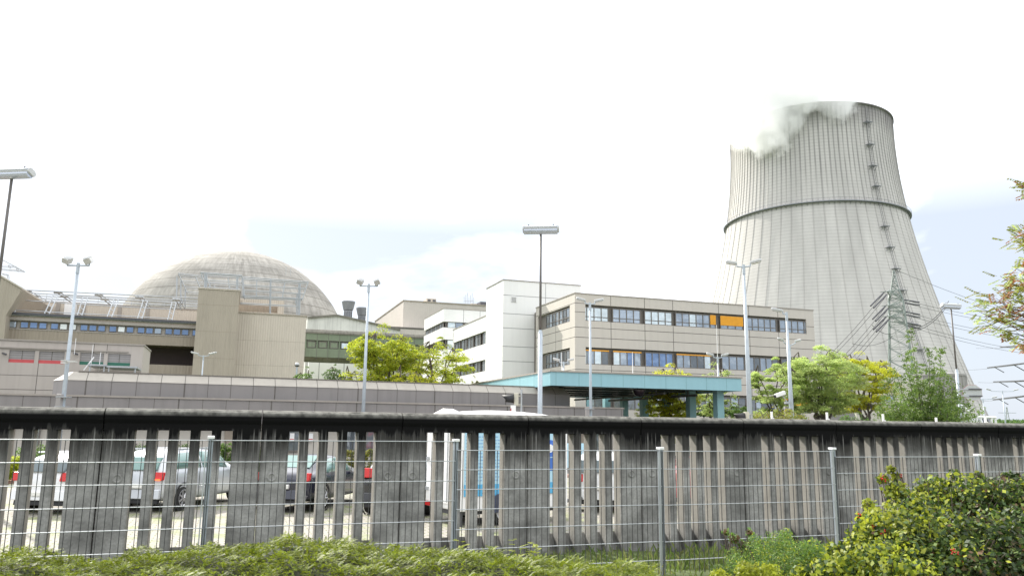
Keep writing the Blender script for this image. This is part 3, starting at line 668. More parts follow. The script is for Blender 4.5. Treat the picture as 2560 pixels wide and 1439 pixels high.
mb = MB(off); q = S.face(176,757,uv_-1.5); mb.box(q[0]-.7,q[0]+.7,uv_-1.6,uv_,q[1]-4.2,q[1]); mb.box(q[0]-1.3,q[0]+1.3,uv_-2,uv_,q[1]-6,q[1]-5); mb.build('duct', M['wpaint'], ub)
mb = MB(off)
for i in range(12): s = q0[0]+1+i*2.3; mb.tube((s,uv_+.3,q0[1]),(s,uv_+.3,q0[1]+1.2),.04,n=4)
for z in (.6,1.2): mb.tube((q0[0]+1,uv_+.3,q0[1]+z),(s,uv_+.3,q0[1]+z),.04,n=4)
mb.build('railing', M['steel'], ub)
# sloping-roof hall at the very left
lv = bv_-2; pl = [S.face(*p,lv) for p in ((-140,600),(0,690),(55,722),(15,788),(10,850))]; off = (pl[1][0],lv,0)
lh = site(S, pl[1][0], lv, 'sloping_roof_hall', 'tall tan hall with a sloping roof edge at the left border', 'building')
pp = [(pl[0][0],0)]+[tuple(p) for p in pl]+[(pl[4][0],0)]
mb = MB(off); mb.prism(pp, 'y', lv, lv+20); mb.build('wall', M['tan'], lh)
mb = MB(off)
for (a,b),(c,d) in zip(pl[:2],pl[1:3]): mb.prism([(a,b),(c,d),(c,d+.2),(a,b+.2)], 'y', lv-.15, lv+20)
mb.build('roof', M['tanlight'], lh)
# roof steelwork: one thing per frame
def rafters(name, label, pts, off=(0,0,0), group=None, m='steel'):
    o = site(S, off[0], off[1], name, label, 'steel frame', group); mb = MB(off)
    for a, b, r in pts: mb.tube(a, b, r, n=5)
    mb.build('tubes', M[m], o); return o
P = []; bot = []; topp = []
for (xa,ya,xb,yb) in ((20,786,53,730),(108,790,134,736),(191,794,208,743),(266,797,285,748),(342,802,358,752),(418,806,430,755)):
    a = S.face(xa,ya,bv_-.1); b = S.face(xb,yb,bv_+3); A = Vector((a[0],bv_-.1,a[1])); B = Vector((b[0],bv_+3,b[1])); bot.append(A); topp.append(B)
    for d in ((0,0,0),(.55,0,0)): P.append((A+Vector(d),B+Vector(d),.075))
    for t in (.25,.5,.75): P.append((A.lerp(B,t),A.lerp(B,t-.1)+Vector((.55,0,0)),.05))
for a,b in zip(bot,bot[1:]): P.append((a,b,.08))
P.append((bot[-1],Vector((bu1_,bv_-.1,bot[-1].z+.1)),.08))
for t in (0,.35,.8):
    for a,b in zip(list(zip(bot,topp)),list(zip(bot[1:],topp[1:]))):
        P.append((a[0].lerp(a[1],1-t),b[0].lerp(b[1],1-t),.06))
for (y0,y1,v) in ((724,742,bv_+4),(731,750,bv_+6),(737,757,bv_+9),(744,763,bv_+12)):
    a = S.face(52,y0,v); b = S.face(494,y1+3,v); P.append((Vector((a[0],v,a[1])),Vector((b[0],v,b[1])),.08))
for (xa,ya,xb,yb) in ((62,725,112,754),(140,729,176,754),(242,735,277,762),(344,741,368,766),(437,747,452,770)):
    a = S.face(xa,ya,bv_+4); b = S.face(xb,yb,bv_+12); A = Vector((a[0],bv_+4,a[1])); B = Vector((b[0],bv_+12,b[1])); P.append((A,B,.1)); P.append((A+Vector((.5,0,0)),B+Vector((.5,0,0)),.06))
    for t in (.05,.45): q = A.lerp(B,t); P.append((q-Vector((.35,0,0)),q+Vector((.7,0,0)),.2))
rafters('roof_steel_frame', 'light steel rafters and rails sloping up over the brown ribbon building', P, (bu0,bv_,0), 'steel frames over the roofs')
def plane_frame(label, v, lines, dv=1.2, r=.08, org=(0,0)):
    P = []
    for (xa,ya,xb,yb) in lines:
        a = S.face(xa,ya,v); b = S.face(xb,yb,v); A = Vector((a[0],v,a[1])); B = Vector((b[0],v,b[1])); P.append((A,B,r))
        P.append((A+Vector((0,dv,0)),B+Vector((0,dv,0)),r*.6)); P.append((A,A+Vector((0,dv,0)),r*.6)); P.append((B,B+Vector((0,dv,0)),r*.6))
    a = S.face(lines[0][0],lines[0][1],v)
    rafters('roof_steel_frame', label, P, (a[0],v,0), 'steel frames over the roofs')
plane_frame('grid of steel tubes on posts standing on the light tan block', kv+.6, [(604,692,770,704.5),(605,697,768,708),(607,712,764,721),(607,725,760,734),(610,739,756,746),(611,743,754,748),(676,697,674,785),(677.5,697,676,785),(748,707,746,790),(751,707,749,790),(743,735,742,790),(604,690,608,742),(607,692,611,745),(642,700,641,739),(712,706,706,745),(771,704,755,750),(601,757,745,765),(738,758,750,718)])
plane_frame('steel tube frame standing on the tan stair tower', cv+1, [(502,681,605,688),(503,684,605,691),(516,700,604,706),(517,706,604,713),(520,718,600,723),(512,684,511,721),(514.5,684,513,721),(517,684,516,721),(592,690,591,725),(595,690,594,725),(502,681,508,700),(515,682,520,708),(522,721,526,708),(570,695,574,722),(535,715,540,721)], 1.5)
plane_frame('tapering steel grid left of the tan stair tower against the dome', cv+8, [(447,683,510,690),(446,686.5,505,693),(454,702,508,706),(460,716,500,719),(467,729,497,732),(446,683,468,731),(488,690,500,718),(450,725,456,755),(442,690,440,770),(452,700,450,772),(463,720,462,770)], 1.5, .07)
plane_frame('loose steel tubes above the sloping-roof hall', lv+2, [(-20,652,8,650),(8,650,58,677),(-10,665,40,666),(0,672,58,677),(22,662,22,668),(42,670,42,676),(5,684,18,686),(18,686,19,694)], .8, .06)

# ------------------------------------------------------------ low depot building
du, dv = S.top(359.6,864,8); off = (du,dv,0); du0 = du-14; dz = lambda y: S.face(6,y,dv)[1]
dep = site(S, du, dv, 'depot_building', 'low greyish beige building with two red-banded and two green-banded shutters', 'building')
FD = front(dv); zo0 = S.face(100,907.5,dv)[1]; zo1 = S.face(100,877,dv)[1]
doors = [(22,86.5,'redl'),(97,161,'redl'),(200,260,'green'),(270,327,'green')]
mb = MB(off); xs = [(S.face(a,890,dv)[0],S.face(b,890,dv)[0]) for a,b,_ in doors]
e = [du0]+[q for p in xs for q in p]+[du]
for i in range(0,len(e),2): mb.box(e[i],e[i+1],dv,dv+.3,zo0,zo1)
mb.box(du0,du,dv,dv+.3,zo1,8); mb.box(du0,du,dv,dv+.3,-.2,zo0); mb.box(du0,du-.3,dv+.35,dv+4.9,0,7.7); mb.box(du-.3,du,dv+.3,dv+5.2,0,8)
for y in (936,972): hseam(mb, FD, du0, du, dz(y), .04)
for s in (95,230,263): vseam(mb, FD, S.face(s,920,dv)[0], zo1 if s > 200 else 0, 8 if s > 200 else zo0, .04)
mb.build('wall', [M['lowb'],M['seam']], dep)
mb = MB(off); mb.box(du0,du+.06,dv-.08,dv+.3,8,8.1); mb.box(du-.3,du+.06,dv+.3,dv+5.2,8,8.1); mb.box(du0,du-1,dv-.12,dv-.01,zo1+.12,zo1+.2); mb.build('roof', M['framel'], dep)
bandm = {'redl': mat('red_band',(.50,.085,.09),.6), 'green': mat('green_band',(.03,.13,.09),.6)}
for (a,b),(_,_,c) in zip(xs,doors):
    p = MB(off); p.box(a,b,dv+.1,dv+.3,zo0,zo1)
    for k in range(1,5): p.box(a,b,dv+.09,dv+.1,zo0+(zo1-zo0)*k/5-.015,zo0+(zo1-zo0)*k/5,1)
    p.box((a+b)/2-.02,(a+b)/2+.02,dv+.085,dv+.1,zo0,zo1,1)
    d = p.build('shutter', [M['greyl'],M['seam']], dep)
    p = MB(off); p.box(a,b,dv+.07,dv+.088,zo0,zo0+(zo1-zo0)*.27); p.build('colour_band', bandm[c], d)
mb = MB(off)
for x in (7,185): q = S.face(x,882,dv); mb.tube((q[0],dv-.02,q[1]),(q[0]+.3,dv-.35,q[1]-.12),.06)
mb.build('camera_bracket', M['steeld'], dep)
mb = MB(off)
for z in (3.6,4.1,4.6,5.1): mb.tube((du+.2,dv+.4,z),(du+1.3,dv+.9,z),.03,n=4)
for x in (.2,1.3): mb.tube((du+x,dv+.4+(x-.2)*.45,0),(du+x,dv+.4+(x-.2)*.45,5.4),.035,n=4)
mb.build('railing', M['steel'], dep)
mb = MB(off)
for (x0,x1,y) in ((223,268,915),(270,345,919)):
    a = S.face(x0,y,dv-2.5); b = S.face(x1,y+3,dv-2.5); mb.box(a[0],b[0],dv-3.2,dv-.2,a[1],a[1]+.12); 
    for s in (a[0]+.1,b[0]-.15): mb.box(s,s+.08,dv-3.1,dv-3.0,0,a[1])
mb.build('porch_roof', M['steel'], dep)
mb = MB(off)
for (x,y0,y1) in ((233,860,932),(252,880,935),(190,845,880)): a = S.face(x,y0,dv-2); mb.tube((a[0],dv-2,0 if y1>900 else 7),(a[0],dv-2,a[1]),.022,n=4)
a = S.face(209,925,dv-1.8); b = S.face(235,892,dv-1.8); mb.tube((a[0],dv-1.8,a[1]),(b[0],dv-1.8,b[1]),.05,n=4); mb.build('antenna', M['wpaint'], dep)

# ------------------------------------------------------------ gatehouse (grey, two setbacks)
lu0, lv1 = G.top(10,982,3.45); lv0 = lv1; lu1 = G.face(1558,1019,lv0)[0]; off = (lu1,lv0,0)
gate = site(G, lu1, lv0, 'gatehouse', 'long low grey-panelled gatehouse with a beige sloping coping', 'building')
FL = front(lv0); LZ = 3.45
mb = MB(off); lu0 -= 9; mb.box(lu0,lu1,lv0,lv0+.4,2.25,LZ-.08); mb.box(lu1-.3,lu1,lv0+.4,lv0+8,2.25,LZ-.08); mb.box(lu0,lu1,lv0+.4,lv0+8,2.2,LZ-.2)
a = G.face(57,1000,lv0)[0]; b = G.face(126,1000,lv0)[0]; pt = b-a; s = a
while s > lu0: s -= pt
k = 0
while s+pt < lu1:
    s += pt; k += 1; vseam(mb, FL, s, 2.25, LZ-.08, .025 if k%4 else .06)
mb.build('lower_panel', [M['greyp'],M['seam']], gate)
mb = MB(off); mb.box(lu0,lu1+.05,lv0-.05,lv0+.5,LZ-.08,LZ); mb.build('trim', M['framel'], gate)
mb = MB(off); mb.box(lu0,lu1,lv0+.5,lv0+.8,0,2.2); mb.build('ground_wall', mat('pale_beige_wall',(.50,.47,.42),.7,0,.06,1), gate)
for (x0,x1) in ((-10,30),(562,640),(1440,1475)):
    a = G.face(x0,1100,lv0)[0]; b = G.face(x1,1100,lv0)[0]; mb = MB(off); mb.box(a,b,lv0+.44,lv0+.5,0,2.2); mb.build('brown_panel', M['brown'], gate)
for (x0,x1) in ((60,95),(655,700),(712,770),(855,912),(918,960),(1428,1445),(1470,1540)):
    a = G.face(x0,1100,lv0)[0]; b = G.face(x1,1100,lv0)[0]
    f = MB(off); f.box(a,b,lv0+.40,lv0+.5,.9,.98); f.box(a,b,lv0+.40,lv0+.5,2.1,2.18); f.box(a,a+.06,lv0+.40,lv0+.5,.98,2.1); f.box(b-.06,b,lv0+.40,lv0+.5,.98,2.1); fo = f.build('window', M['frame'], gate)
    p = MB(off); p.box(a+.05,b-.05,lv0+.44,lv0+.48,.96,2.12); p.build('pane', M['paned'] if x0 != 60 else M['pane'], fo)
for x in (725,772):
    a = G.face(x,1090,lv0+.3); p = MB(off); p.box(a[0],a[0]+.22,lv0+.36,lv0+.38,1.42,1.82); p.box(a[0]+.01,a[0]+.21,lv0+.355,lv0+.36,1.50,1.54,1)
    tag(p.build('notice', [M['wpaint'],M['redl']], gate), 'white notice with a red line', None)
gv_ = G.top(166,949,4.17)[1]; ga = G.face(134.5,948.6,gv_+1.3)[0]; gb = G.face(161,949,gv_)[0]; ge = G.face(1424.6,1000,gv_)[0]; z1_ = 4.17; z2_ = 4.59
def ring(o_, z): return [(gb+o_*.6,gv_+o_,z),(ge-o_*.3,gv_+o_,z),(ge-o_*.3,gv_+7-o_,z),(ga+o_,gv_+7-o_,z),(ga+o_,gv_+1.3+o_*.6,z)]
mb = MB(off); A = ring(0,2.2)+ring(0,z1_); mb.add(A, [(i,(i+1)%5,5+(i+1)%5,5+i) for i in range(5)])
a = G.face(214,970,gv_)[0]; b = G.face(278,970,gv_)[0]; s = a; k = 0; pt = b-a; SG = []
while s < ge: vseam(mb, front(gv_), s, 3.2, z1_, .025 if k%4 else .06); SG.append(s); s += pt; k += 1
mb.build('upper_panel', [M['greyp'],M['seam']], gate)
mb = MB(off); cw = .5
A = ring(-.03,z1_)+ring(cw,z2_); mb.add(A, [(i,(i+1)%5,5+(i+1)%5,5+i) for i in range(5)]+[tuple(range(5,10))])
for s in SG: mb.add([(s-.015,gv_-.035,z1_),(s+.015,gv_-.035,z1_),(s+.035,gv_+cw-.01,z2_+.004),(s+.005,gv_+cw-.01,z2_+.004)], [(0,1,2,3)], 1)
mb.build('coping', [M['coping'],M['seam']], gate)
mb = MB(off); mb.box(gb+cw,ge-cw,gv_+cw-.04,gv_+cw+.05,z2_,z2_+.05); mb.build('coping_edge', M['frame'], gate)

# ------------------------------------------------------------ teal entrance canopy
nu0, nv0 = S.top(1375.8,925.5,5.42); nz0 = S.face(1374,962.5,nv0)[1]; nu1 = S.face(1853,944,nv0)[0]; nv1 = S.top(1225,960,5.42)[1]; off = (nu0,nv0,0)
can = site(S, nu0, nv0, 'entrance_canopy', 'large flat teal canopy on square teal columns over the entrance lane', 'canopy')
FC = front(nv0)
mb = MB(off); mb.box(nu0,nu1,nv0,nv0+.2,nz0,5.36); mb.box(nu0,nu0+.2,nv0+.2,nv1,nz0,5.36); mb.box(nu1-.2,nu1,nv0+.2,nv1,nz0,5.36); mb.box(nu0+.2,nu1-.2,nv1-.2,nv1,nz0,5.36)
for x in (1390,1447.5,1503,1558,1611.5,1664.5,1715.5,1766,1816): vseam(mb, FC, S.face(x,950,nv0)[0], nz0, 5.36, .03)
for x in (1335,1300): vseam(mb, left(nu0), S.side(x,950,nu0)[0], nz0, 5.36, .03)
mb.build('fascia', [M['teal'],M['tealcol']], can)
mb = MB(off); mb.box(nu0-.06,nu1+.06,nv0-.06,nv1+.06,5.36,5.44); mb.build('roof', M['framel'], can)
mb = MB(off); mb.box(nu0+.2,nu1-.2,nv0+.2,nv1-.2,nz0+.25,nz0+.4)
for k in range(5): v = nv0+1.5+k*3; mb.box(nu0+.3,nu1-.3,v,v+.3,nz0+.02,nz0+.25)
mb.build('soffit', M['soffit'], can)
cu_c = S.face(1796,1000,nv0+.9)[0]
for x in (1796,1727,1666,1609.5,1560,1516,1470):
    v = S.side(x,1000,cu_c)[0]
    mb = MB(off); mb.box(cu_c-.24,cu_c+.24,v-.24,v+.24,0,nz0+.2); mb.box(cu_c-.245,cu_c+.245,v-.245,v+.245,1.9,1.93,1); mb.build('column', [M['tealcol'],M['seam']], can)
mb = MB(off); mb.box(cu_c-3.8,cu_c-3.68,nv0+1,nv1-1,nz0-.28,nz0-.16); mb.box(cu_c-.9,cu_c-.78,nv0+2,nv1-1,nz0-.3,nz0-.15)
for k in range(4): mb.box(cu_c-.88,cu_c-.82,nv0+3+k*3,nv0+3.06+k*3,nz0-.3,nz0+.3); mb.box(cu_c-3.76,cu_c-3.7,nv0+2+k*3,nv0+2.06+k*3,nz0-.28,nz0+.3)
mb.build('light_rail', M['steeld'], can)
q = S.face(1597,982,nv0+1.2); X, Y = S.w(q[0],nv0+1.2)
mir = thing('convex_mirror', 'black convex mirror dome hanging under the teal canopy', 'mirror', (X,Y,q[1]))
mb = MB(); mb.lathe([(.38*math.sin(t),.18-.36*math.cos(t)*1.1) for t in [i*math.pi/16 for i in range(0,9)]], n=24); mb.build('dome', mat('black_mirror',(.04,.03,.04),.08,.6), mir, smooth=True)
mb = MB(); mb.tube((0,0,.15),(0,0,nz0+.3-q[1]),.03); mb.lathe([(.40,.16),(.42,.2),(.36,.22),(0,.22)], n=24); mb.build('hanger', M['steeld'], mir)

# ------------------------------------------------------------ pale sheds between the trees at the right
for (xa,ya,xb,d,nm,lab,mt) in ((2050,925,2130,70,'corrugated_shed','grey corrugated shed half hidden behind the yellow tree','greyl'),(2135,945,2330,85,'beige_annex','low beige annex with a dark window band behind the dark green tree','beige')):
    a = S.face(xa,ya,d); b = S.face(xb,ya,d); off = (a[0],d,0)
    sh = site(S, a[0], d, nm, lab, 'building'); mb = MB(off); mb.box(a[0],b[0],d,d+8,-1,a[1])
    if mt == 'greyl':
        for k in range(30): x = a[0]+(b[0]-a[0])*(k+.5)/30; mb.box(x-.04,x+.04,d-.03,d,0,a[1])
        mb.build('wall', M['greyl'], sh)
    else:
        for y in (1010,1035,965): hseam(mb, front(d), a[0], b[0], S.face(xa,y,d)[1])
        mb.build('wall', [M['beige'],M['seam']], sh); z0 = S.face(2156,1003,d)[1]; z1 = S.face(2156,985,d)[1]
        for (x0,x1) in ((2156,2195),(2197,2234)):
            s0 = S.face(x0,990,d)[0]; s1 = S.face(x1,990,d)[0]; f = MB(off); f.box(s0,s1,d-.1,d,z0,z1); fo = f.build('window', M['frame'], sh); f = MB(off); 
            for k in range(3): f.box(s0+.1+(s1-s0-.1)*k/3,s0+(s1-s0-.1)*(k+1)/3,d-.13,d-.1,z0+.1,z1-.1)
            f.build('pane', M['pane'], fo)
for (xa,ya,xb,d) in ((2296,935,2390,120),):
    a = S.face(xa,ya,d); b = S.face(xb,ya,d); X, Y = S.w((a[0]+b[0])/2,d); tk = thing('storage_tank', 'pale cylindrical storage tank in front of the cooling tower foot', 'tank', (X,Y,0)); rr = (b[0]-a[0])/2
    mb = MB(); mb.lathe([(rr,0),(rr,a[1]-.4),(rr*1.03,a[1]-.4),(rr*1.03,a[1]),(0,a[1]+.6)], n=48)
    for k in range(24): t = k*math.pi/12; mb.box(rr*math.cos(t)-.1,rr*math.cos(t)+.1,rr*math.sin(t)-.1,rr*math.sin(t)+.1,0,a[1]-.4)
    mb.build('shell', M['greyl'], tk)

# ------------------------------------------------------------ cooling tower
TX, TY = 151.14, 379.36
def tr(z): return 38.85*math.sqrt(1+((z-146.5)/(97.26 if z < 146.5 else 159.7))**2)
tw = thing('cooling_tower', 'giant pale ribbed concrete cooling tower with a gallery ring and ladder, steaming at its rim', 'cooling tower', (TX,TY,0))
mb = MB(); zs_ = [9+143*i/70 for i in range(71)]
mb.lathe([(tr(z),z) for z in zs_]+[(tr(152)+.5,152),(tr(152)+.5,152.8),(tr(152)-1,152.8)]+[(tr(z)-1,z) for z in zs_[::-2]], n=232)
mb.build('shell', M['shell'], tw, smooth=True)
mb = MB()
for k in range(116):
    t = 2*math.pi*(k+.0)/116; c, s = math.cos(t), math.sin(t); zz_ = zs_[::2] if k%2 == 0 else [z for z in zs_[::2] if z > 100]
    w_, h_ = .13, .22; vs = []
    for z in zz_:
        for (a,d) in ((-w_,.0),(-w_,h_),(w_,h_),(w_,.0)):
            r = tr(z)+d-.05; vs.append((r*c-a*s,r*s+a*c,z))
    n = len(zz_); mb.add(vs, [(4*j+i,4*j+i+1,4*j+5+i,4*j+4+i) for j in range(n-1) for i in range(3)])
mb.build('ribs', M['shell'], tw, fix=False)
mb = MB(); zr_ = 104; r = tr(zr_)
mb.lathe([(r,zr_-.4),(r+1.5,zr_-.4),(r+1.5,zr_),(r,zr_)], n=120); mb.lathe([(r+1.45,zr_+1.1),(r+1.53,zr_+1.15),(r+1.45,zr_+1.2)], n=120)
for k in range(116): t = 2*math.pi*k/116; c, s = math.cos(t), math.sin(t); mb.tube(((r+1.48)*c,(r+1.48)*s,zr_),((r+1.48)*c,(r+1.48)*s,zr_+1.15),.05,n=4,cap=False); mb.tube((r*c,r*s,zr_-1.8),((r+1.4)*c,(r+1.4)*s,zr_-.3),.1,n=4,cap=False)
mb.build('gallery', M['vent'], tw)
def proj(p):
    X, Y, Z = p[0], p[1], p[2]-EYE; F = Y*cp+Z*sp; U = -Y*sp+Z*cp; x = X/F*FPX; y = U/F*FPX; return 1280+x*cr+y*sr, 719.5+x*sr-y*cr
best = min((abs(proj((TX+tr(86)*math.cos(t),TY+tr(86)*math.sin(t),86))[0]-2216),t) for t in [-math.pi+i*.004 for i in range(500)])[1]
c, s = math.cos(best), math.sin(best); mb = MB()
pts = [(c*(tr(z)+.9),s*(tr(z)+.9),z) for z in [10+i*4 for i in range(36)]]
for d in (-.45,.45): mb.path([(x-s*d,y+c*d,z) for x,y,z in pts], .07, 4)
for a,b in zip(pts,pts[1:]):
    for k in range(4):
        q = Vector(a).lerp(Vector(b),k/4); mb.tube((q.x-s*.45,q.y+c*.45,q.z),(q.x+s*.45,q.y-c*.45,q.z),.04,n=3)
mb.build('ladder', M['steeld'], tw)
for i, z in enumerate((143,132,121.5,111.5,92,82,72,62,47,36,25)):
    mb = MB(); r = tr(z); e1 = Vector((c,s,0)); e2 = Vector((-s,c,0)); o_ = e1*r+Vector((0,0,z))
    for t in np.linspace(0,1,6): mb.tube(o_+e1*(2.2*t)-e2*1.6, o_+e1*(2.2*t)+e2*1.6, .14, n=4)
    for d in (-1.6,1.6): mb.tube(o_+e2*d, o_+e1*2.2+e2*d, .08, n=4); mb.tube(o_+e1*2.2+e2*d, o_+e1*2.2+e2*d+Vector((0,0,1.1)), .05, n=4); mb.tube(o_+e2*d-Vector((0,0,2)), o_+e1*2+e2*d, .09, n=4)
    mb.tube(o_+e1*2.2-e2*1.6+Vector((0,0,1.1)), o_+e1*2.2+e2*1.6+Vector((0,0,1.1)), .05, n=4)
    mb.build('platform', M['vent'], tw)
mb = MB(); R0, R1 = tr(9), tr(9)+4
for k in range(58):
    t = 2*math.pi*k/58
    for d in (-.5,.5): q = 2*math.pi*(k+d)/58; mb.tube((R1*math.cos(t),R1*math.sin(t),-1),(R0*math.cos(q),R0*math.sin(q),9.2),.45,n=6)
mb.build('strut_ring', M['vent'], tw)

# steam: real vapour drifting off the rim
def steam():
    m = bpy.data.materials.new('steam'); m.use_nodes = True; n, l = m.node_tree.nodes, m.node_tree.links; n.clear()
    o = n.new('ShaderNodeOutputMaterial'); v = n.new('ShaderNodeVolumePrincipled'); l.new(v.outputs[0], o.inputs['Volume'])
    v.inputs['Color'].default_value = (1,1,1,1); v.inputs['Anisotropy'].default_value = .35
    g = n.new('ShaderNodeNewGeometry'); pos = g.outputs['Position']; f = None
    for c, r in BL:
        d = n.new('ShaderNodeVectorMath'); d.operation = 'DISTANCE'; l.new(pos, d.inputs[0]); d.inputs[1].default_value = c
        x = chain(n, l, 'MULTIPLY_ADD', d.outputs['Value'], -1/r, 1.0)
        f = x if f is None else chain(n, l, 'MAXIMUM', f, x)
    q = noise(n, l, pos, .085, 8, .68); q = chain(n, l, 'MULTIPLY_ADD', q, 2.2, -1.12)
    f = chain(n, l, 'ADD', f, q); f = mrange(n, l, f, .03, .35, 0, .8); l.new(f, v.inputs['Density'])
    return m
def shellpt(px, py, dn):
    # point in front of the rim along the sight line
    d = Vector(ray(px,py)).normalized(); best_ = None
    for i in range(3000):
        t = 300+i*.05*1.5; p = Vector((0,0,EYE))+d*t
        if math.hypot(p.x-TX,p.y-TY) < 39+dn: return p
    a = Vector((TX,TY,150)); t = a.dot(d); return Vector((0,0,EYE))+d*t
BL = [(tuple(shellpt(x,y,2)),r) for x,y,r in ((1915,322,15),(1900,298,17),(1950,298,12),(1985,262,9),(2030,243,8),(2095,258,9),(2070,238,9),(1858,312,14),(1835,330,8),(1975,215,18),(1900,235,20),(1850,255,20),(2020,190,16),(1930,180,20),(1860,200,22),(1800,230,20))]
mn = [min(c[i]-r for c, r in BL)-3 for i in range(3)]; mxx = [max(c[i]+r for c, r in BL)+3 for i in range(3)]
ctr = [(a+b)/2 for a,b in zip(mn,mxx)]
import bmesh
bm = bmesh.new(); bmesh.ops.create_icosphere(bm, subdivisions=3, radius=1)
for v_ in bm.verts: v_.co = Vector([v_.co[i]*(mxx[i]-mn[i])*.72 for i in range(3)])
me = bpy.data.meshes.new('steam_plume'); bm.to_mesh(me); bm.free(); me.materials.append(steam())
st = bpy.data.objects.new('steam_plume', me); col.objects.link(st); st.location = ctr
tag(st, 'white steam drifting off the left rim of the cooling tower', 'steam', kind='stuff')
# ------------------------------------------------------------ street lamps
def base(px, py, Y):
    p = atY(px, py, Y); return p.x, p.y, p.z
def pole(root, H, r0_, r1_, m='polegrey', split=None):
    mb = MB()
    if split: mb.tube((0,0,0),(0,0,split),r0_,r0_*.95,12); mb.lathe([(r0_*.95,split),(r1_*1.1,split+.12)],n=12); mb.build('lower_pole', M['polegrey'], root, smooth=True); mb = MB(); mb.tube((0,0,split+.05),(0,0,H),r1_,r1_*.9,10); mb.build('upper_pole', M['polebrown'], root, smooth=True)
    else: mb.tube((0,0,0),(0,0,H),r0_,r1_,12); mb.build('pole', M[m], root, smooth=True)
def tube_lamp(px, py, Y, rz, label, spl, L=1.32):
    X, Y, Z = base(px, py, Y); o = thing('street_lamp', label, 'street lamp', (X,Y,0), rz, 'tall lamps with one long trough head')
    pole(o, Z-.12, .085, .045, split=spl)
    tilt = Matrix.Rotation(R(-24),4,'X')
    def xf(mb): mb.v = [tuple(tilt@Vector(p)+Vector((0,0,Z))) for p in mb.v]; return mb
    h = L/2
    mb = MB(); mb.prism([(-.14,.10),(-.17,.05),(-.15,-.03),(-.12,-.06),(.12,-.06),(.15,-.03),(.17,.05),(.14,.10),(.05,.13),(-.05,.13)], 'x', -h, h); hd = xf(mb).build('lamp_head', M['lampw'], o, bevel=.02)
    mb = MB(); mb.prism([(-.13,-.062),(-.12,-.12),(-.06,-.155),(.06,-.155),(.12,-.12),(.13,-.062)], 'x', -h+.05, h-.05); xf(mb).build('cover', M['lampclear'], hd)
    mb = MB(); mb.prism([(-.175,.0),(-.178,.05),(-.16,.055),(-.155,-.02)], 'x', -h+.06, h-.06); mb.box(-h+.1,h-.1,-.185,-.17,.0,.03,1); xf(mb).build('reflector', [M['lampclear'],M['wpaint']], hd)
    mb = MB()
    for x in (-h+.22,h-.2): mb.box(x-.02,x+.02,-.16,-.12,.085,.12)
    xf(mb).build('clip', M['steeld'], hd)
    mb = MB(); mb.tube((0,0,Z-.16),(0,0,Z-.02),.06,n=10); mb.build('bracket', M['wpaint'], o)
tube_lamp(1352,574,27.5,R(-6),'tall street lamp with a long trough head, standing alone left of the beige office block',5.5)
tube_lamp(31,434,22.5,R(-8),'tall street lamp with a long trough head, cut by the left border',5.5)
tube_lamp(2377,765,44,R(14),'thin street lamp with a trough head, carrying the octagonal sign near the cooling tower foot',5.6,1.25)
def flood(px, py, Y, rz, label, arm, hl, kind=0, r=.11, group='twin-headed flood lamps', heads=(-1,1), lift=.12):
    X, Y, Z = base(px, py, Y); o = thing('street_lamp', label, 'street lamp', (X,Y,0), rz, group)
    pole(o, Z, r, .05)
    mb = MB()
    for s in heads: mb.tube((0,0,Z-.06),(s*arm,0,Z-.06+(.0 if kind == 0 else lift)),.035,n=8); mb.tube((s*arm,0,Z-.06+(.0 if kind == 0 else lift)),(s*arm,.0,Z+.1+(.0 if kind == 0 else lift)),.03,n=6)
    mb.tube((0,0,Z-.4),(0,0,Z+.05),.07,.065,10); mb.build('arm', M['polegrey'], o)
    for s in heads:
        if kind == 0:   # box floodlight tipped outwards
            T = Matrix.Translation((s*(arm+.02),0,Z+.05))@Matrix.Rotation(R(-22)*s,4,'Y')@Matrix.Rotation(R(28),4,'X')
            mb = MB(); mb.prism([(-hl*.42,0),(hl*.30,0),(hl*.5,hl*.62),(-hl*.52,hl*.62)], 'x', -hl*.36, hl*.36); 
            mb.v = [tuple(T@Vector(p)) for p in mb.v]; h = mb.build('lamp_head', M['lampglass'], o, bevel=.03)
            mb = MB(); mb.lathe([(hl*.56,hl*.62),(hl*.5,hl*.72),(hl*.25,hl*.82),(0,hl*.84)], n=14); mb.v = [tuple(T@Vector((p[0]*.8,p[1],p[2]))) for p in mb.v]; mb.build('hood', M['lampw'], h, smooth=True)
        else:           # flat cobra head
            T = Matrix.Translation((s*arm,0,Z+.05+lift))@Matrix.Rotation(-R(13)*s,4,'Y')
            mb = MB(); e = [(0,-.06),(hl*.3,-.11),(hl*.85,-.12),(hl,-.05),(hl,.05),(hl*.85,.12),(hl*.3,.11),(0,.06)]
            mb.prism([(s*a,b) for a,b in e], 'z', .0, .11); mb.v = [tuple(T@Vector(p)) for p in mb.v]; h = mb.build('lamp_head', M['lampw'], o, bevel=.025)
            mb = MB(); mb.prism([(s*(a*.82+.09*hl),b*.78) for a,b in e], 'z', -.06, .002); mb.v = [tuple(T@Vector(p)) for p in mb.v]; mb.build('lamp_glass', M['lampglass'], h, bevel=.02)
    return o
flood(196,660,32,0,'twin box-head flood lamp in front of the brown ribbon building',.46,.40)
flood(922,712,40,0,'twin box-head flood lamp beside the large yellow-green tree',.46,.42)
flood(1475,758,42,R(12),'twin flat-head street lamp in front of the beige office corner',.28,.52,1,.095,lift=.05)
flood(1859,664,35,R(-16),'tall twin flat-head street lamp crossing the beige office block near its right end',.30,.52,1,.15,lift=.03)
flood(1966,782,41,R(170),'street lamp with one flat head left of the pale green trees',.18,.62,1,.16,'single-headed street lamps',(1,),.02)
flood(1974,862,56,R(24),'thin twin lamp with arms of uneven reach just behind the single-head lamp',.55,.55,1,.07,lift=.22)
flood(1794,893,55,R(10),'small twin lamp behind the teal canopy roof in front of the office windows',.30,.55,1,.08,lift=.06)
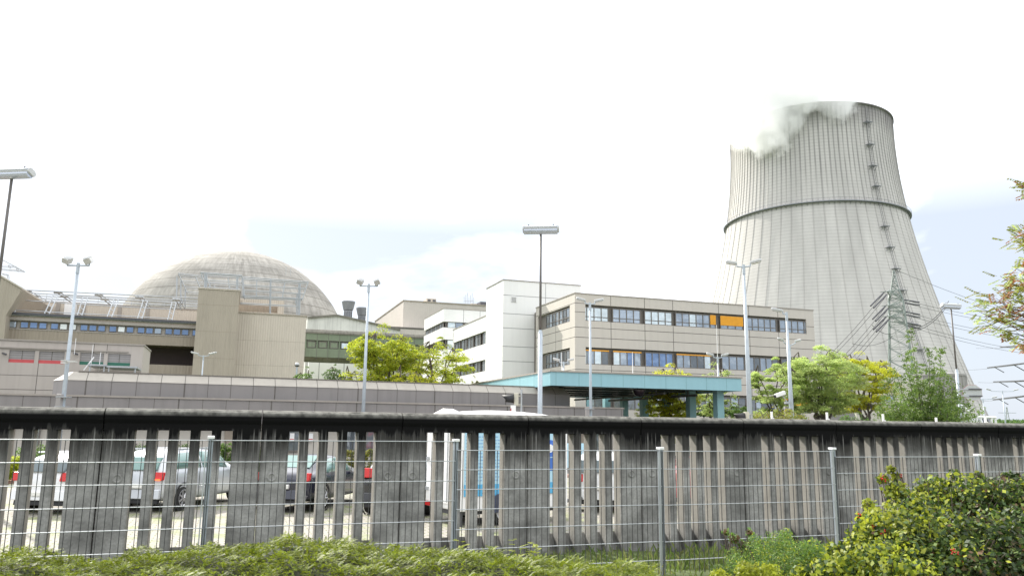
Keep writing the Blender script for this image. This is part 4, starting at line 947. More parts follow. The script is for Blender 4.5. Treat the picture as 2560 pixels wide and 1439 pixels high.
flood(509,889,75,R(4),'small twin lamp in front of the tan stair tower',.5,.75,1,.11,lift=.10)
flood(1409,905,57,R(6),'small twin lamp behind the canopy corner at the white stair tower',.3,.5,1,.07,lift=.06)
flood(2506,977,110,R(0),'distant twin lamp with a wide arm near the right border',1.6,.7,1,.13,'far lamps near the right border',lift=.05)
flood(2457,997,95,R(-5),'distant twin lamp behind the octagonal sign',1.1,.6,1,.10,'far lamps near the right border',lift=.1)
X, Y, Z = base(743,910,60)
g = thing('globe_lamp', 'small globe-headed lamp at the right edge of the light tan block', 'street lamp', (X,Y,0)); mb = MB(); mb.tube((0,0,0),(0,0,Z-.15),.06,n=8); mb.build('pole', M['polegrey'], g)
mb = MB(); mb.lathe([(.05,Z-.18),(.16,Z-.08),(.17,Z+.02),(.10,Z+.12),(0,Z+.14)], n=14); mb.build('globe', M['lampw'], g, smooth=True)
mb = MB(); mb.lathe([(.06,Z-.2),(.2,Z-.1),(.2,Z-.08),(.05,Z-.08)], n=14); mb.build('collar', M['steeld'], g)
# two thin masts on the office side
for (px,py,Y_,lab) in ((1791,812,57,'thin antenna mast rising from the canopy roof before the office windows'),(1581,880,50,'short thin antenna mast on the teal canopy roof'),(1404,880,52,'thin antenna mast at the left corner of the canopy')):
    p = atY(px,py,Y_); o = thing('antenna_mast', lab, 'mast', (p.x,p.y,5.4), 0, 'thin masts on the canopy roof'); mb = MB(); mb.tube((0,0,0),(0,0,p.z-5.4),.03,.015,6); mb.lathe([(.09,0),(.05,.08)],n=8); mb.build('rod', M['wpaint'], o)

# ------------------------------------------------------------ traffic lights, camera, octagonal sign
def signal(px, py, Y_, label, sc_=1., ptop=.35, pr=.04, poff=(.28,0)):
    p = atY(px,py,Y_); o = thing('traffic_light', label, 'traffic light', (p.x,p.y,0), 0, 'traffic lights seen from the side'); z = p.z
    mb = MB(); mb.tube((poff[0],0,0),(poff[0],0,z+ptop),pr,n=8); mb.lathe([(pr+.012,z+ptop-.02),(pr+.012,z+ptop+.02),(0,z+ptop+.02)],(poff[0],0,0),n=8); mb.build('pole', M['steel'], o)
    mb = MB(); mb.box(.0,.17,-.15,.15,z-.24,z+.22); mb.box(.17,.27,-.03,.03,z+.1,z+.14); mb.box(.17,.27,-.03,.03,z-.22,z-.18); mb.build('back_box', mat('pale_signal_box',(.50,.48,.40),.6), o, bevel=.015)
    mb = MB(); n = 20; vs = []
    for (x,rr) in ((.0,.2),(-.16,.165),(-.32,.15)):
        for i in range(n+1):
            t = R(-35)+(math.pi+R(70))*i/n; k = 1 if i < n/2 else 1
            vs.append((x-(.14*max(0,math.sin(t)) if x < -.3 else 0), rr*math.cos(t), z+rr*math.sin(t)-.02-(.0 if x>-.3 else 0)))
    fs = [(j*(n+1)+i,j*(n+1)+i+1,(j+1)*(n+1)+i+1,(j+1)*(n+1)+i) for j in range(2) for i in range(n)]; mb.add(vs, fs)
    v = mb.build('visor', M['black'], o, smooth=True, fix=False); s = v.modifiers.new('s','SOLIDIFY'); s.thickness = .012
    mb = MB(); mb.lathe([(0,-.03),(.13,-.02),(.165,.0)], (-.0,0,z-.02), 20, axis='x'); mb.build('lens', mat('dim_red_lens',(.25,.03,.02),.15), v)
    return o
signal(1285,997,30,'traffic light with a long black visor on a grey post before the gatehouse')
signal(1861,1042,34,'traffic light barely showing above the wall beside the tallest lamp', poff=(.3,.1), ptop=.1)
mb = MB(); p = atY(1283,1021,29.8); o = thing('signal_notice', 'small white notice plate with a red mark below the traffic light', 'sign', (p.x,p.y,p.z)); mb.box(-.1,.1,-.01,.01,-.13,.13); mb.box(-.1,-.07,-.014,-.01,-.1,.02,1); mb.tube((.08,.03,-p.z),(.08,.03,.1),.02,n=6,m=2); mb.build('plate', [M['wpaint'],M['redl'],M['steel']], o)
p = atY(1953,988,40.5); o = thing('security_camera', 'white security camera pointing left, clamped to the single-head street lamp', 'camera', tuple(p), 0)
mb = MB(); T = Matrix.Rotation(R(14),4,'Y')@Matrix.Rotation(R(0),4,'Z'); mb.box(-.30,.24,-.10,.10,-.02,.18); mb.v = [tuple(Matrix.Rotation(R(-20),4,'Y')@Vector(q)) for q in mb.v]; mb.build('housing', M['wpaint'], o, bevel=.03)
mb = MB(); mb.box(-.36,-.3,-.08,.08,.0,.14); mb.v = [tuple(Matrix.Rotation(R(-20),4,'Y')@Vector(q)) for q in mb.v]; mb.build('lens', M['black'], o)
mb = MB(); mb.tube((.05,0,0),(.3,.1,-.28),.03,n=6); mb.box(.2,.5,-.02,.2,-.42,-.3); mb.build('bracket', M['steel'], o)
for (px,py,Y_,lab) in ((1968,1030,40.8,'small grey control cabinet strapped to the single-head lamp pole'),(1471,1030,41.8,'small grey control cabinet strapped to the lamp pole left of the canopy columns'),(151,1003,31.8,'grey control cabinet strapped to the left flood lamp pole')):
    p = atY(px,py,Y_); o = thing('control_box', lab, 'box', tuple(p), 0, 'boxes strapped to lamp poles'); mb = MB(); mb.box(-.14,.05,-.1,.1,-.3,.3); mb.build('case', M['greyl'], o, bevel=.01); mb = MB(); mb.box(-.16,.3,-.12,.24,-.22,-.19); mb.box(-.16,.3,-.12,.24,.17,.2); mb.build('strap', M['steel'], o)
mb = MB(); p = atY(171,904,31.7); o = thing('loudspeaker_bar', 'pair of small grey horn boxes fixed across the left flood lamp pole', 'loudspeaker', tuple(p)); 
mb.box(-.26,-.04,-.1,.1,-.07,-.01); mb.box(.1,.32,-.1,.1,-.02,.04); mb.box(-.26,-.05,-.1,.1,.02,.07); mb.tube((-.2,0,0),(.28,0,0),.03,n=6); mb.build('horn', M['lampglass'], o)
p = atY(2431,981,43.6); o = thing('octagonal_sign', 'octagonal road sign seen from its grey back on the right lamp pole', 'sign', tuple(p), R(-12))
e = [(math.cos(math.pi/8+i*math.pi/4)*.52, math.sin(math.pi/8+i*math.pi/4)*.46) for i in range(8)]
mb = MB(); mb.prism(e, 'y', 0, .012); mb.build('plate', mat('sign_back_grey',(.45,.47,.47),.5,.2), o)
mb = MB(); mb.prism([(x*1.02,z*1.02) for x,z in e], 'y', .013, .02); mb.build('red_face', M['redl'], o)
for z in (.19,-.19): mb = MB(); mb.box(-.98,.5,-.06,-.02,z-.03,z+.03); mb.box(-.2 if z else 0,.46,-.065,-.01,z-.036,z+.036,1); mb.build('mounting_bar', [M['steel'],M['steeld']], o)
mb = MB(); mb.tube((-.95,-.02,-.33),(-.95,-.02,.33),.11,n=12); mb.build('clamp', M['steeld'], o)

# ------------------------------------------------------------ picket posts behind the wall, at the right
for px, py, Y_, lab in ((1929,1028,24,'leftmost pale marker post, below the single-head lamp'),(2067,1030,24.5,'pale marker post at the foot of the trees right of the office'),(2207,1034,25,'pale marker post left of the dark green tree'),(2340,1043,25.5,'pale marker post at the right foot of the dark green tree'),(2463,1039,26,'pale marker post right of the octagonal sign')):
    p = atY(px,py,Y_); o = thing('marker_post', lab, 'post', (p.x,p.y,0), 0, 'pale marker posts behind the wall'); mb = MB(); mb.box(-.03,.03,-.02,.02,0,p.z); mb.box(.03,.06,-.04,.04,p.z-.25,p.z-.19); mb.build('shaft', M['wpaint'], o)
far = site(S, *S.inv(*atY(2395,1040,150).xy), 'steel_stair_frame', 'white steel gantry and posts at the foot of the cooling tower', 'steel frame')
A0 = atY(2395,1040,150); mb = MB(A0.xyz*0)
for px, y in ((2398,1012),(2412,1030),(2424,1028),(2434,1041),(2442,1043),(2451,1040),(2478,1041),(2488,1043)):
    q = atY(px,y,150)-Vector((A0.x,A0.y,0)); q = Vector((q.x*S.c+q.y*S.s, -q.x*S.s+q.y*S.c, q.z)); mb.tube((q.x,q.y,0),(q.x,q.y,q.z),.22,n=5)
for (x0,y0,x1,y1) in ((2398,1012,2405,1014),(2405,1014,2424,1030),(2424,1041,2490,1043)):
    qs = []
    for (x,y) in ((x0,y0),(x1,y1)): q = atY(x,y,150)-Vector((A0.x,A0.y,0)); qs.append((q.x*S.c+q.y*S.s, -q.x*S.s+q.y*S.c, q.z))
    mb.tube(qs[0],qs[1],.25,n=5)
mb.build('bars', M['wpaint'], far)

# ------------------------------------------------------------ lattice pylon and its lines
PY = 190.
pb_ = atY(2262,1040,PY); PX = pb_.x; sc1 = PY/1981
pyl = thing('electricity_pylon', 'pale green lattice electricity pylon standing before the cooling tower', 'pylon', (PX,PY,0), R(60))
zp = lambda y: atY(2255,y,PY).z
Htop, Hc = zp(672), zp(742)
def hw(z): return 3.6-(3.6-1.5)*min(1,z/Hc) if z < Hc else max(.12, 1.15*(1-(z-Hc)/(Htop-Hc)))
mb = MB(); lv = [0]; z = 0
while z < Htop-.8: z += max(1.3, hw(z)*1.25); lv.append(min(z,Htop))
for a, b in zip(lv, lv[1:]):
    ca = [(sx_*hw(a),sy_*hw(a),a) for sx_,sy_ in ((-1,-1),(1,-1),(1,1),(-1,1))]; cb = [(sx_*hw(b),sy_*hw(b),b) for sx_,sy_ in ((-1,-1),(1,-1),(1,1),(-1,1))]
    for i in range(4):
        j = (i+1)%4; mb.tube(ca[i],cb[i],.17 if a < Hc else .09,n=4,cap=False); mb.tube(ca[i],cb[j],.07,n=3,cap=False); mb.tube(ca[j],cb[i],.07,n=3,cap=False); mb.tube(ca[i],ca[j],.07,n=3,cap=False)
mb.build('lattice_tower', M['iron'], pyl)
arms = []
for (y, L) in ((741,8.5),(773,7.5),(800,8)):
    z = zp(y); mb = MB(); h = hw(z)
    for s in (-1,1):
        tip = (s*L, -s*1.2, z)
        for q in ((s*h,-h,z),(s*h,h,z),(s*h,-h,z+1.6),(s*h,h,z+1.6)): mb.tube(q, tip, .12, n=4)
        for t in (.2,.4,.6,.8):
            A = Vector((s*h,-h,z)).lerp(Vector(tip),t); B = Vector((s*h,h,z)).lerp(Vector(tip),t); C_ = Vector((s*h,0,z+1.6)).lerp(Vector(tip),t); mb.tube(A,B,.07,n=3); mb.tube(A,C_,.07,n=3); mb.tube(B,C_,.07,n=3)
        mb.tube((tip[0],tip[1]-1.5,z),(tip[0],tip[1]+1.5,z),.1,n=4); arms.append(Vector(tip))
    mb.build('cross_arm', M['iron'], pyl)
Rz = Matrix.Rotation(R(60),4,'Z')
def tow(p): return Rz@p+Vector((PX,PY,0))
def cable(name, pts, label, grp, r=.05, ins=None, m='wire'):
    o0 = pts[0]; o = thing(name, label, 'cable', tuple(o0), 0, grp); mb = MB(); mb.path([p-o0 for p in pts], r, 4); mb.build('conductor', M[m], o)
    if ins:
        for (a,b,rr) in ins: mb = MB(); mb.tube(a-o0,b-o0,rr,n=6); mb.build('insulator', M['steeld'], o)
def sag(a, b, s, n=14): return [a.lerp(b,i/n)-Vector((0,0,s*4*(i/n)*(1-i/n))) for i in range(n+1)]
GR = 'high-voltage cables of the pale green pylon'
tg = ((2075,862),(2100,876),(2120,880)); 
nm = ('upper','middle','lower')
for i, (k, (x, y)) in enumerate(zip((0,2,4), tg)):
    a = tow(arms[k]); b = atY(x, y+120, 168)+Vector((-9,0,0)); d = (b-a).normalized()
    for j, o_ in enumerate((-.35,.35)):
        q = a+Vector((0,o_*2,o_)); e = q+d*7; cable('power_line', sag(q,b+Vector((0,o_,o_)),1.5), '%s %s cable sloping down to the left from the pylon'%(('front','back')[j],nm[i]), GR, .055, [(q+d*1,e,.2)])
tr_ = ((2620,812,250),(2620,850,250),(2620,885,250))
for i, (k, (x, y, Y_)) in enumerate(zip((1,3,5), tr_)):
    a = tow(arms[k]); b = atY(x, y, Y_); d = (b-a).normalized()
    for j, o_ in enumerate((-.4,.4)):
        q = a+Vector((0,0,o_)); cable('power_line', sag(q,b+Vector((0,0,o_*1.4)),1.2), '%s %s cable running right from the pylon past the tower edge'%(('front','back')[j],nm[i]), GR, .05, [(q+d*1,q+d*8,.2)])
a = tow(Vector((0,0,Htop))); cable('power_line', sag(a, atY(2600,800,260), 1), 'single thin earth cable from the pylon tip to the right', GR, .045)
for j, (x0,y0,x1,y1) in enumerate(((2130,858,2230,842),(2180,812,2242,830))):
    a = atY(x0,y0,186); b = atY(x1,y1,188); cable('power_line', sag(a,b,1.2), ('slack jumper cable low on the left of the pylon','slack jumper cable high on the left of the pylon')[j], GR, .06)
for j, dy in enumerate((0,6)):
    a = atY(2278,822+dy,187); b = atY(2372,752+dy,200); cable('power_line', sag(a,b,1.6), ('upper of two thick cables swinging up right from the pylon','lower of two thick cables swinging up right from the pylon')[j], GR, .08)
# neighbour line at the right border: insulator strings and cables of a pylon outside the frame
for j, (x0,y0,x1,y1,lab) in enumerate(((2440,870,2600,862,'topmost cable with a dark insulator string at the right border'),(2415,925,2600,903,'second cable with insulator strings at the right border'),(2445,955,2600,950,'third cable with insulator strings at the right border'),(2440,1003,2600,985,'lowest cable with insulator strings at the right border'))):
    a = atY(x0,y0,300); b = atY(x1,y1,150); t0 = (.55,.45,.4,.42)[j]
    ins = [(a.lerp(b,t0),a.lerp(b,.98),.17)]
    if j: ins += [(a.lerp(b,t), a.lerp(b,t)+Vector((2.6,0,-1.5)), .12) for t in (t0+.1,t0+.33)]
    cable('power_line', sag(a,b,.3,6), lab, 'cables at the right border', .045, ins)
fpy = atY(2520,1052,700); o = thing('electricity_pylon', 'tiny distant pylon on the horizon near the right border', 'pylon', (fpy.x,700,0), 0); mb = MB(); H = atY(2520,1017,700).z
for s in (-1,1): mb.tube((s*2.4,0,0),(s*.3,0,H),.3,n=4)
for k in range(10): z = H*k/10; w_ = 2.4-2.1*k/10; mb.tube((-w_,0,z),(w_-.2,0,z+H/10),.18,n=3)
mb.build('lattice_tower', M['iron'], o); mb = MB(); mb.tube((-15,0,H*.55),(15,0,H*.55),.3,n=4); mb.build('cross_arm', M['iron'], o); mb = MB(); mb.tube((-8,0,H*.8),(8,0,H*.8),.25,n=4); mb.build('cross_arm', M['iron'], o)

# ------------------------------------------------------------ parked cars
def paint(name, c, rough=.25, metal=.0):
    m = mat(name, c, rough, metal, .03, 3, spec=.6); b = m.node_tree.nodes['Principled BSDF']; b.inputs['Coat Weight'].default_value = .7; b.inputs['Coat Roughness'].default_value = .06; return m
PT = {'white': paint('white_car_paint',(.74,.75,.77)), 'silver': paint('silver_car_paint',(.52,.54,.57),.3,.35), 'dark': paint('dark_blue_car_paint',(.02,.022,.04),.2,.3), 'red': paint('red_car_paint',(.42,.012,.03)), 'black': paint('black_car_paint',(.015,.015,.018)), 'pearl': paint('pearl_car_paint',(.66,.67,.68))}
def car(name, label, cat, X, Y, ang, kind, col_, cols2=None, glassm='cargl', lit=False, tz=0):
    """x forward, y left; origin under the middle of the rear bumper. stations: (x, z_low, z_belt, z_top, half width at belt, half width at top)"""
    K = {
     'hatch': [(0,.42,.78,.80,.70,.62),(.05,.28,.92,1.02,.80,.62),(.28,.24,.96,1.34,.86,.60),(.75,.22,.95,1.46,.88,.58),(1.6,.22,.93,1.49,.88,.58),(2.3,.22,.91,1.42,.88,.57),(2.95,.22,.90,1.06,.88,.62),(3.3,.22,.88,.98,.87,.66),(3.8,.24,.80,.86,.83,.62),(4.0,.34,.62,.68,.70,.5)],
     'wagon': [(0,.42,.80,.82,.72,.66),(.05,.30,.95,1.02,.82,.66),(.22,.25,1.0,1.42,.88,.64),(.7,.23,1.0,1.54,.90,.62),(1.8,.22,.98,1.58,.90,.62),(2.6,.22,.96,1.52,.90,.61),(3.3,.22,.95,1.14,.90,.64),(3.6,.23,.92,1.02,.89,.68),(4.15,.26,.80,.88,.84,.62),(4.4,.36,.62,.66,.70,.5)],
     'sedan': [(0,.45,.78,.80,.72,.66),(.05,.28,.92,.98,.82,.68),(.5,.24,.94,1.05,.88,.66),(.95,.22,.93,1.24,.89,.58),(1.55,.22,.92,1.40,.89,.57),(2.2,.22,.91,1.42,.89,.57),(2.9,.22,.90,1.20,.89,.58),(3.45,.22,.88,.98,.88,.66),(4.2,.25,.78,.85,.84,.62),(4.5,.34,.60,.64,.70,.5)]}[kind]
    o = thing(name, label, cat, (X,Y,0), R(ang), 'cars parked behind the wall')
    def sect(s):
        x, zl, zb, zt, wb, wt = s
        h = [(wb*.86,zl),(wb*.97,zl+.10),(wb,zl+(zb-zl)*.45),(wb*.985,zb-.04),(wb*.95,zb),((wb+wt)/2*1.0,(zb+zt)/2),(wt*1.02,zt-.05),(wt*.86,zt-.005),(wt*.4,zt+.012)]
        return [(x,y,z) for y,z in h]+[(x,-y,z) for y,z in reversed(h)]
    mb = MB(); S_ = [sect(s) for s in K]; n = len(S_[0])
    vs = [p for s in S_ for p in s]; fs = [(j*n+i,j*n+(i+1)%n,(j+1)*n+(i+1)%n,(j+1)*n+i) for j in range(len(S_)-1) for i in range(n)]+[tuple(range(n-1,-1,-1)),tuple(range((len(S_)-1)*n,len(S_)*n))]
    mb.add(vs, fs); body = mb.build('body', PT[col_], o, smooth=True); sb = body.modifiers.new('s','SUBSURF'); sb.levels = sb.render_levels = 2
    def at(x, f):
        for a, b in zip(K, K[1:]):
            if a[0] <= x <= b[0]:
                t = (x-a[0])/(b[0]-a[0]); s = [a[i]+(b[i]-a[i])*t for i in range(6)]; break
        z = s[2]+(s[3]-s[2])*f; y = s[4]*.95+(s[5]-s[4]*.95)*f; return x, y, z
    L = K[-1][0]; g0, g1 = {'hatch':(.55,2.6),'wagon':(.42,2.95),'sedan':(1.05,2.75)}[kind]
    for sgn in (1,-1):
        mid = (g0+g1)/2
        for (a,b) in ((g0,mid-.05),(mid+.03,g1)):
            mb = MB(); N_ = 6; vs = []
            for i in range(N_+1):
                x = a+(b-a)*i/N_
                for f in (.14,.5,.84):
                    p = at(x,f); e = .0
                    vs.append((p[0], sgn*(p[1]*1.0+.012), p[2]-.01))
            mb.add(vs, [(3*i+j,3*i+j+1,3*i+j+4,3*i+j+3) for i in range(N_) for j in range(2)]); w_ = mb.build('side_window', M[glassm], o, smooth=True, fix=False)
            so_ = w_.modifiers.new('s','SOLIDIFY'); so_.thickness = .02; so_.offset = 0
        for (xw) in (.78, L-.85):
            wy = sgn*(K[3][4]-.10)
            mb = MB(); mb.lathe([(0,sgn*.10),(.205,sgn*.10),(.31,sgn*.085),(.325,0),(.31,-sgn*.1),(0,-sgn*.1)], (xw,wy,.325), 26, axis='y'); t_ = mb.build('wheel', M['tyre'], o, smooth=False)
            mb = MB(); mb.lathe([(.20,sgn*.098),(.215,sgn*.112),(.2,sgn*.115),(.18,sgn*.10)], (xw,wy,.325), 24, axis='y')
            for k in range(7):
                a_ = k*2*math.pi/7; mb.tube((xw,wy+sgn*.105,.325),(xw+.2*math.cos(a_),wy+sgn*.108,.325+.2*math.sin(a_)),.028,.02,n=5)
            mb.lathe([(.05,sgn*.1),(.05,sgn*.12),(0,sgn*.125)], (xw,wy,.325), 10, axis='y'); mb.build('rim', M['rim'], t_)
            mb = MB(); vs = []
            mb.lathe([(.385,sgn*.108),(.33,sgn*.108)], (xw,wy,.335), 28, axis='y'); mb.build('wheel_arch', M['black'], o)
    rx = .045
    def panel(name_, m_, x0, x1, y0, y1, z0, z1, th=.03, par=o):
        mb = MB(); mb.add([(x0-th,y0,z0),(x0-th,y1,z0),(x1-th,y1,z1),(x1-th,y0,z1),(x0+.1,y0,z0),(x0+.1,y1,z0),(x1+.1,y1,z1),(x1+.1,y0,z1)], [(0,1,2,3),(4,7,6,5),(0,4,5,1),(1,5,6,2),(2,6,7,3),(3,7,4,0)]); return mb.build(name_, m_, par, bevel=.02)
    zb_, s2 = K[1][2], K[2]
    if kind == 'sedan': mb = MB(); mb.add([(.62,-.52,1.06),(.62,.52,1.06),(1.28,.46,1.34),(1.28,-.46,1.34)], [(0,1,2,3)]); r_ = mb.build('rear_window', M[glassm], o); r_.location = (-.02,0,.03); so_ = r_.modifiers.new('s','SOLIDIFY'); so_.thickness = .03
    else: panel('rear_window', M[glassm], K[1][0]-.02, s2[0]+.02, -.58, .58, zb_+.10, s2[3]-.06, .045)
    for sgn in (1,-1):
        tl = panel('tail_light', M['redl'], .0, .06, sgn*.50, sgn*.79, .80+tz, 1.0+tz*1.2, .035)
        if lit and sgn == -1: b_ = MB(); b_.box(-.045,-.03,-.74,-.58,.8,.84); b_.build('lit_bulb', mat('glowing_red_bulb',(.8,.08,.03),.4,emit=((1,.12,.03),1.5)), tl)
    panel('bumper', PT[col_] if kind != 'hatch' else PT[col_], -.03, .0, -.74, .74, .34, .58, .03)
    panel('bumper_skirt', M['black'], .0, .02, -.68, .68, .22, .34, .02)
    p = panel('number_plate', M['plate'], -.06, -.06, -.26, .26, .60 if kind != 'hatch' else .44, .71 if kind != 'hatch' else .55, .02)
    z_ = .60 if kind != 'hatch' else .44
    mb = MB(); mb.box(-.084,-.078,.2,.26,z_+.005,z_+.105); mb.build('blue_strip', M['blue'], p)
    if kind != 'sedan':
        mb = MB()
        for sgn in (1,-1): mb.tube((.5,sgn*.55,K[3][3]+.01),(2.4,sgn*.54,K[5][3]+.03),.018,n=6)
        mb.build('roof_rail', M['steel'] if kind=='wagon' else PT[col_], o)
    for sgn in (1,-1): mb = MB(); mb.lathe([(.02,0),(.1,.03),(.09,.1),(.0,.13)], (g1+.05,sgn*.98,.98), 10, axis='x'); mb.build('mirror', PT[col_], o, smooth=True)
    return o
def put(px, py, Y_): p = atY(px,py,Y_); return p.x, p.y
car('hatchback_car','white hatchback parked at the far left behind the concrete wall','car',-11.45,19.6,82,'hatch','white')
car('estate_car','silver grey estate car with a glowing red tail light','car',-9.5,20.3,80,'wagon','silver',glassm='cargreen',lit=True)
car('saloon_car','dark blue saloon car with pale reflections on its roof','car',-5.9,20.6,80,'sedan','dark',glassm='cargreen')
car('hatchback_car','black hatchback with big red tail lights half hidden by the white trailer','car',-2.95,19.9,80,'hatch','black',tz=.14)
car('estate_car','white estate car seen through narrow slots right of the trailer','car',2.45,21.4,80,'wagon','pearl')
car('saloon_car','red saloon car glimpsed through the slots right of the white estate car','car',5.3,22.3,80,'sedan','red')

# ------------------------------------------------------------ exhibition trailer
ang = math.atan2(.53,.85); O = Vector((-1.09,18.0,0)); tl = thing('exhibition_trailer', 'white exhibition trailer with light blue printed side panels', 'trailer', tuple(O), ang)
TLn, TWd, tz0, tz1 = 2.95, 1.8, .34, 2.42
mb = MB(); mb.box(0,TLn,0,TWd,tz0,tz1); mb.build('body', M['wpaint'], tl, bevel=.03)
mb = MB(); vs = []; N_ = 12
for i in range(N_+1):
    t = i/N_; x = -.04+(TLn+.12)*t; h = tz1+.02+.17*math.sin(math.pi*min(1,.08+t*.9))**.6
    for y, k in ((-.03,0),(TWd*.3,.9),(TWd/2,1),(TWd*.7,.9),(TWd+.03,0)): vs.append((x,y,tz1+.005+(h-tz1)*k))
mb.add(vs, [(5*i+j,5*i+j+1,5*i+j+6,5*i+j+5) for i in range(N_) for j in range(4)]); mb.prism([(-.03,tz1+.01),(TWd*.5,tz1+.21),(TWd+.03,tz1+.01)], 'x', -.05, .22); rf = mb.build('roof', M['wpaint'], tl, smooth=True); q = rf.modifiers.new('s','SOLIDIFY'); q.thickness = .05
bl = mat('light_blue_print', (.40,.62,.74), .4, 0, .05, 2); bl2 = mat('mid_blue_print', (.10,.40,.66), .4, 0, .05, 2)
for (x0,x1) in ((.06,1.42),(1.5,2.62)):
    mb = MB(); mb.box(x0,x1,-.02,-.003,.92,2.34); pn = mb.build('printed_panel', bl, tl)
    mb = MB(); mb.box(x0,x1,-.026,-.021,.67,.93); mb.build('blue_band', bl2, pn)
def text(s, size, loc, m, par, rot=(math.pi/2,0,0)):
    c = bpy.data.curves.new('t','FONT'); c.body = s; c.size = size; c.extrude = .002; t = bpy.data.objects.new('t', c); col.objects.link(t)
    dg = bpy.context.evaluated_depsgraph_get(); me = bpy.data.meshes.new_from_object(t.evaluated_get(dg)); bpy.data.objects.remove(t); me.materials.clear(); me.materials.append(m)
    o = bpy.data.objects.new('lettering', me); col.objects.link(o); o.parent = par; o.location = loc; o.rotation_euler = rot; return o
text('Wir', .17, (.08,-.03,2.10), M['txt'], tl); text('die', .17, (.62,-.03,2.10), M['txt'], tl)
text('V', .2, (.1,-.034,.72), M['txt'], tl); text('Z6', .2, (.52,-.034,.72), M['txt'], tl)
mb = MB()
for k in range(14):
    z = 1.98-k*.075; x = .09
    while x < .95:
        L = rnd.uniform(.05,.16); mb.box(x,min(.98,x+L),-.026,-.021,z,z+.022); x += L+.03
mb.build('small_print', mat('pale_blue_print',(.22,.40,.62),.5), tl)
mb = MB(); mb.lathe([(.0,-.026),(.2,-.026),(.2,-.021)], (2.42,0,1.72), 24, axis='y'); mb.build('round_emblem', mat('emblem_blue',(.06,.16,.55),.5), tl)
mb = MB(); mb.lathe([(.0,-.032),(.1,-.032),(.1,-.027)], (2.40,0,1.72), 24, axis='y'); mb.build('emblem_centre', M['wpaint'], tl)
mb = MB(); mb.box(2.28,2.6,-.026,-.021,1.2,1.5,0); mb.build('emblem_foot', mat('emblem_blue2',(.06,.16,.5),.5), tl)
mb = MB(); mb.tube((1.3,-.05,1.9),(1.36,-.05,1.15),.015,n=6); mb.prism([(1.30,1.66),(1.44,1.6),(1.46,1.25),(1.36,1.2)], 'y', -.045, -.03, 1); mb.build('flag_print', [M['steeld'],M['txt']], tl)
mb = MB(); mb.box(-.02,-.002,.05,TWd-.05,tz0+.12,tz1-.1); mb.build('rear_door', M['wpaint'], tl, bevel=.01)
mb = MB()
for z in (.75,1.45,2.2): mb.box(-.05,-.02,TWd-.2,TWd-.02,z-.04,z+.04); mb.box(-.05,-.02,.02,.14,z-.04,z+.04)
mb.tube((-.04,.62,.5),(-.04,.62,2.2),.014,n=6); mb.build('hinge', M['steel'], tl)
mb = MB(); mb.box(-.05,-.03,TWd-.32,TWd-.04,.36,.45); mb.box(-.05,-.03,.06,.3,.36,.45); mb.build('rear_light', M['redl'], tl)
mb = MB(); mb.lathe([(0,-.01),(.05,-.014),(.05,.0)], (2.72,-.01,.55), 12, axis='y'); mb.build('side_marker', M['orangel'], tl)
for y, s in ((.05,-1),(TWd-.05,1)):
    mb = MB(); mb.lathe([(0,s*.1),(.2,s*.1),(.31,s*.09),(.325,0),(.31,-s*.1),(0,-s*.1)], (1.1,y,.325), 26, axis='y'); wh = mb.build('wheel', M['tyre'], tl)
    mb = MB(); mb.lathe([(.06,s*.1),(.1,s*.12),(.19,s*.105),(.21,s*.115),(.22,s*.1)], (1.1,y,.325), 24, axis='y'); mb.build('rim', M['rim'], wh)
mb = MB(); n_ = 14
mb.prism([(1.1+.47*math.cos(math.pi*i/n_),.30+.43*math.sin(math.pi*i/n_)) for i in range(n_+1)], 'y', -.10, .05); mb.build('mudguard', mat('dark_blue_guard',(.05,.06,.10),.5), tl)
mb = MB(); mb.box(.05,TLn-.05,.25,TWd-.25,.24,.34); mb.tube((TLn,TWd/2,.33),(TLn+1.1,TWd/2,.42),.05,n=8); mb.tube((.1,.15,.3),(.1,.15,0),.03,n=6); mb.tube((TLn+.9,TWd/2,.4),(TLn+.9,TWd/2,0),.03,n=8); mb.build('chassis', M['steeld'], tl)
p = atY(1432,1140,24); o = thing('notice_board', 'pale blue notice board standing just right of the trailer', 'sign', (p.x,p.y,0), R(5)); zt = atY(1432,1107,24).z; zb = atY(1432,1168,24).z
mb = MB(); mb.box(-.45,.45,-.02,.02,zb,zt); mb.build('board', bl, o); mb = MB(); mb.tube((-.4,.04,0),(-.4,.04,zt),.03,n=6); mb.tube((.4,.04,0),(.4,.04,zt),.03,n=6); mb.build('post', M['steel'], o)
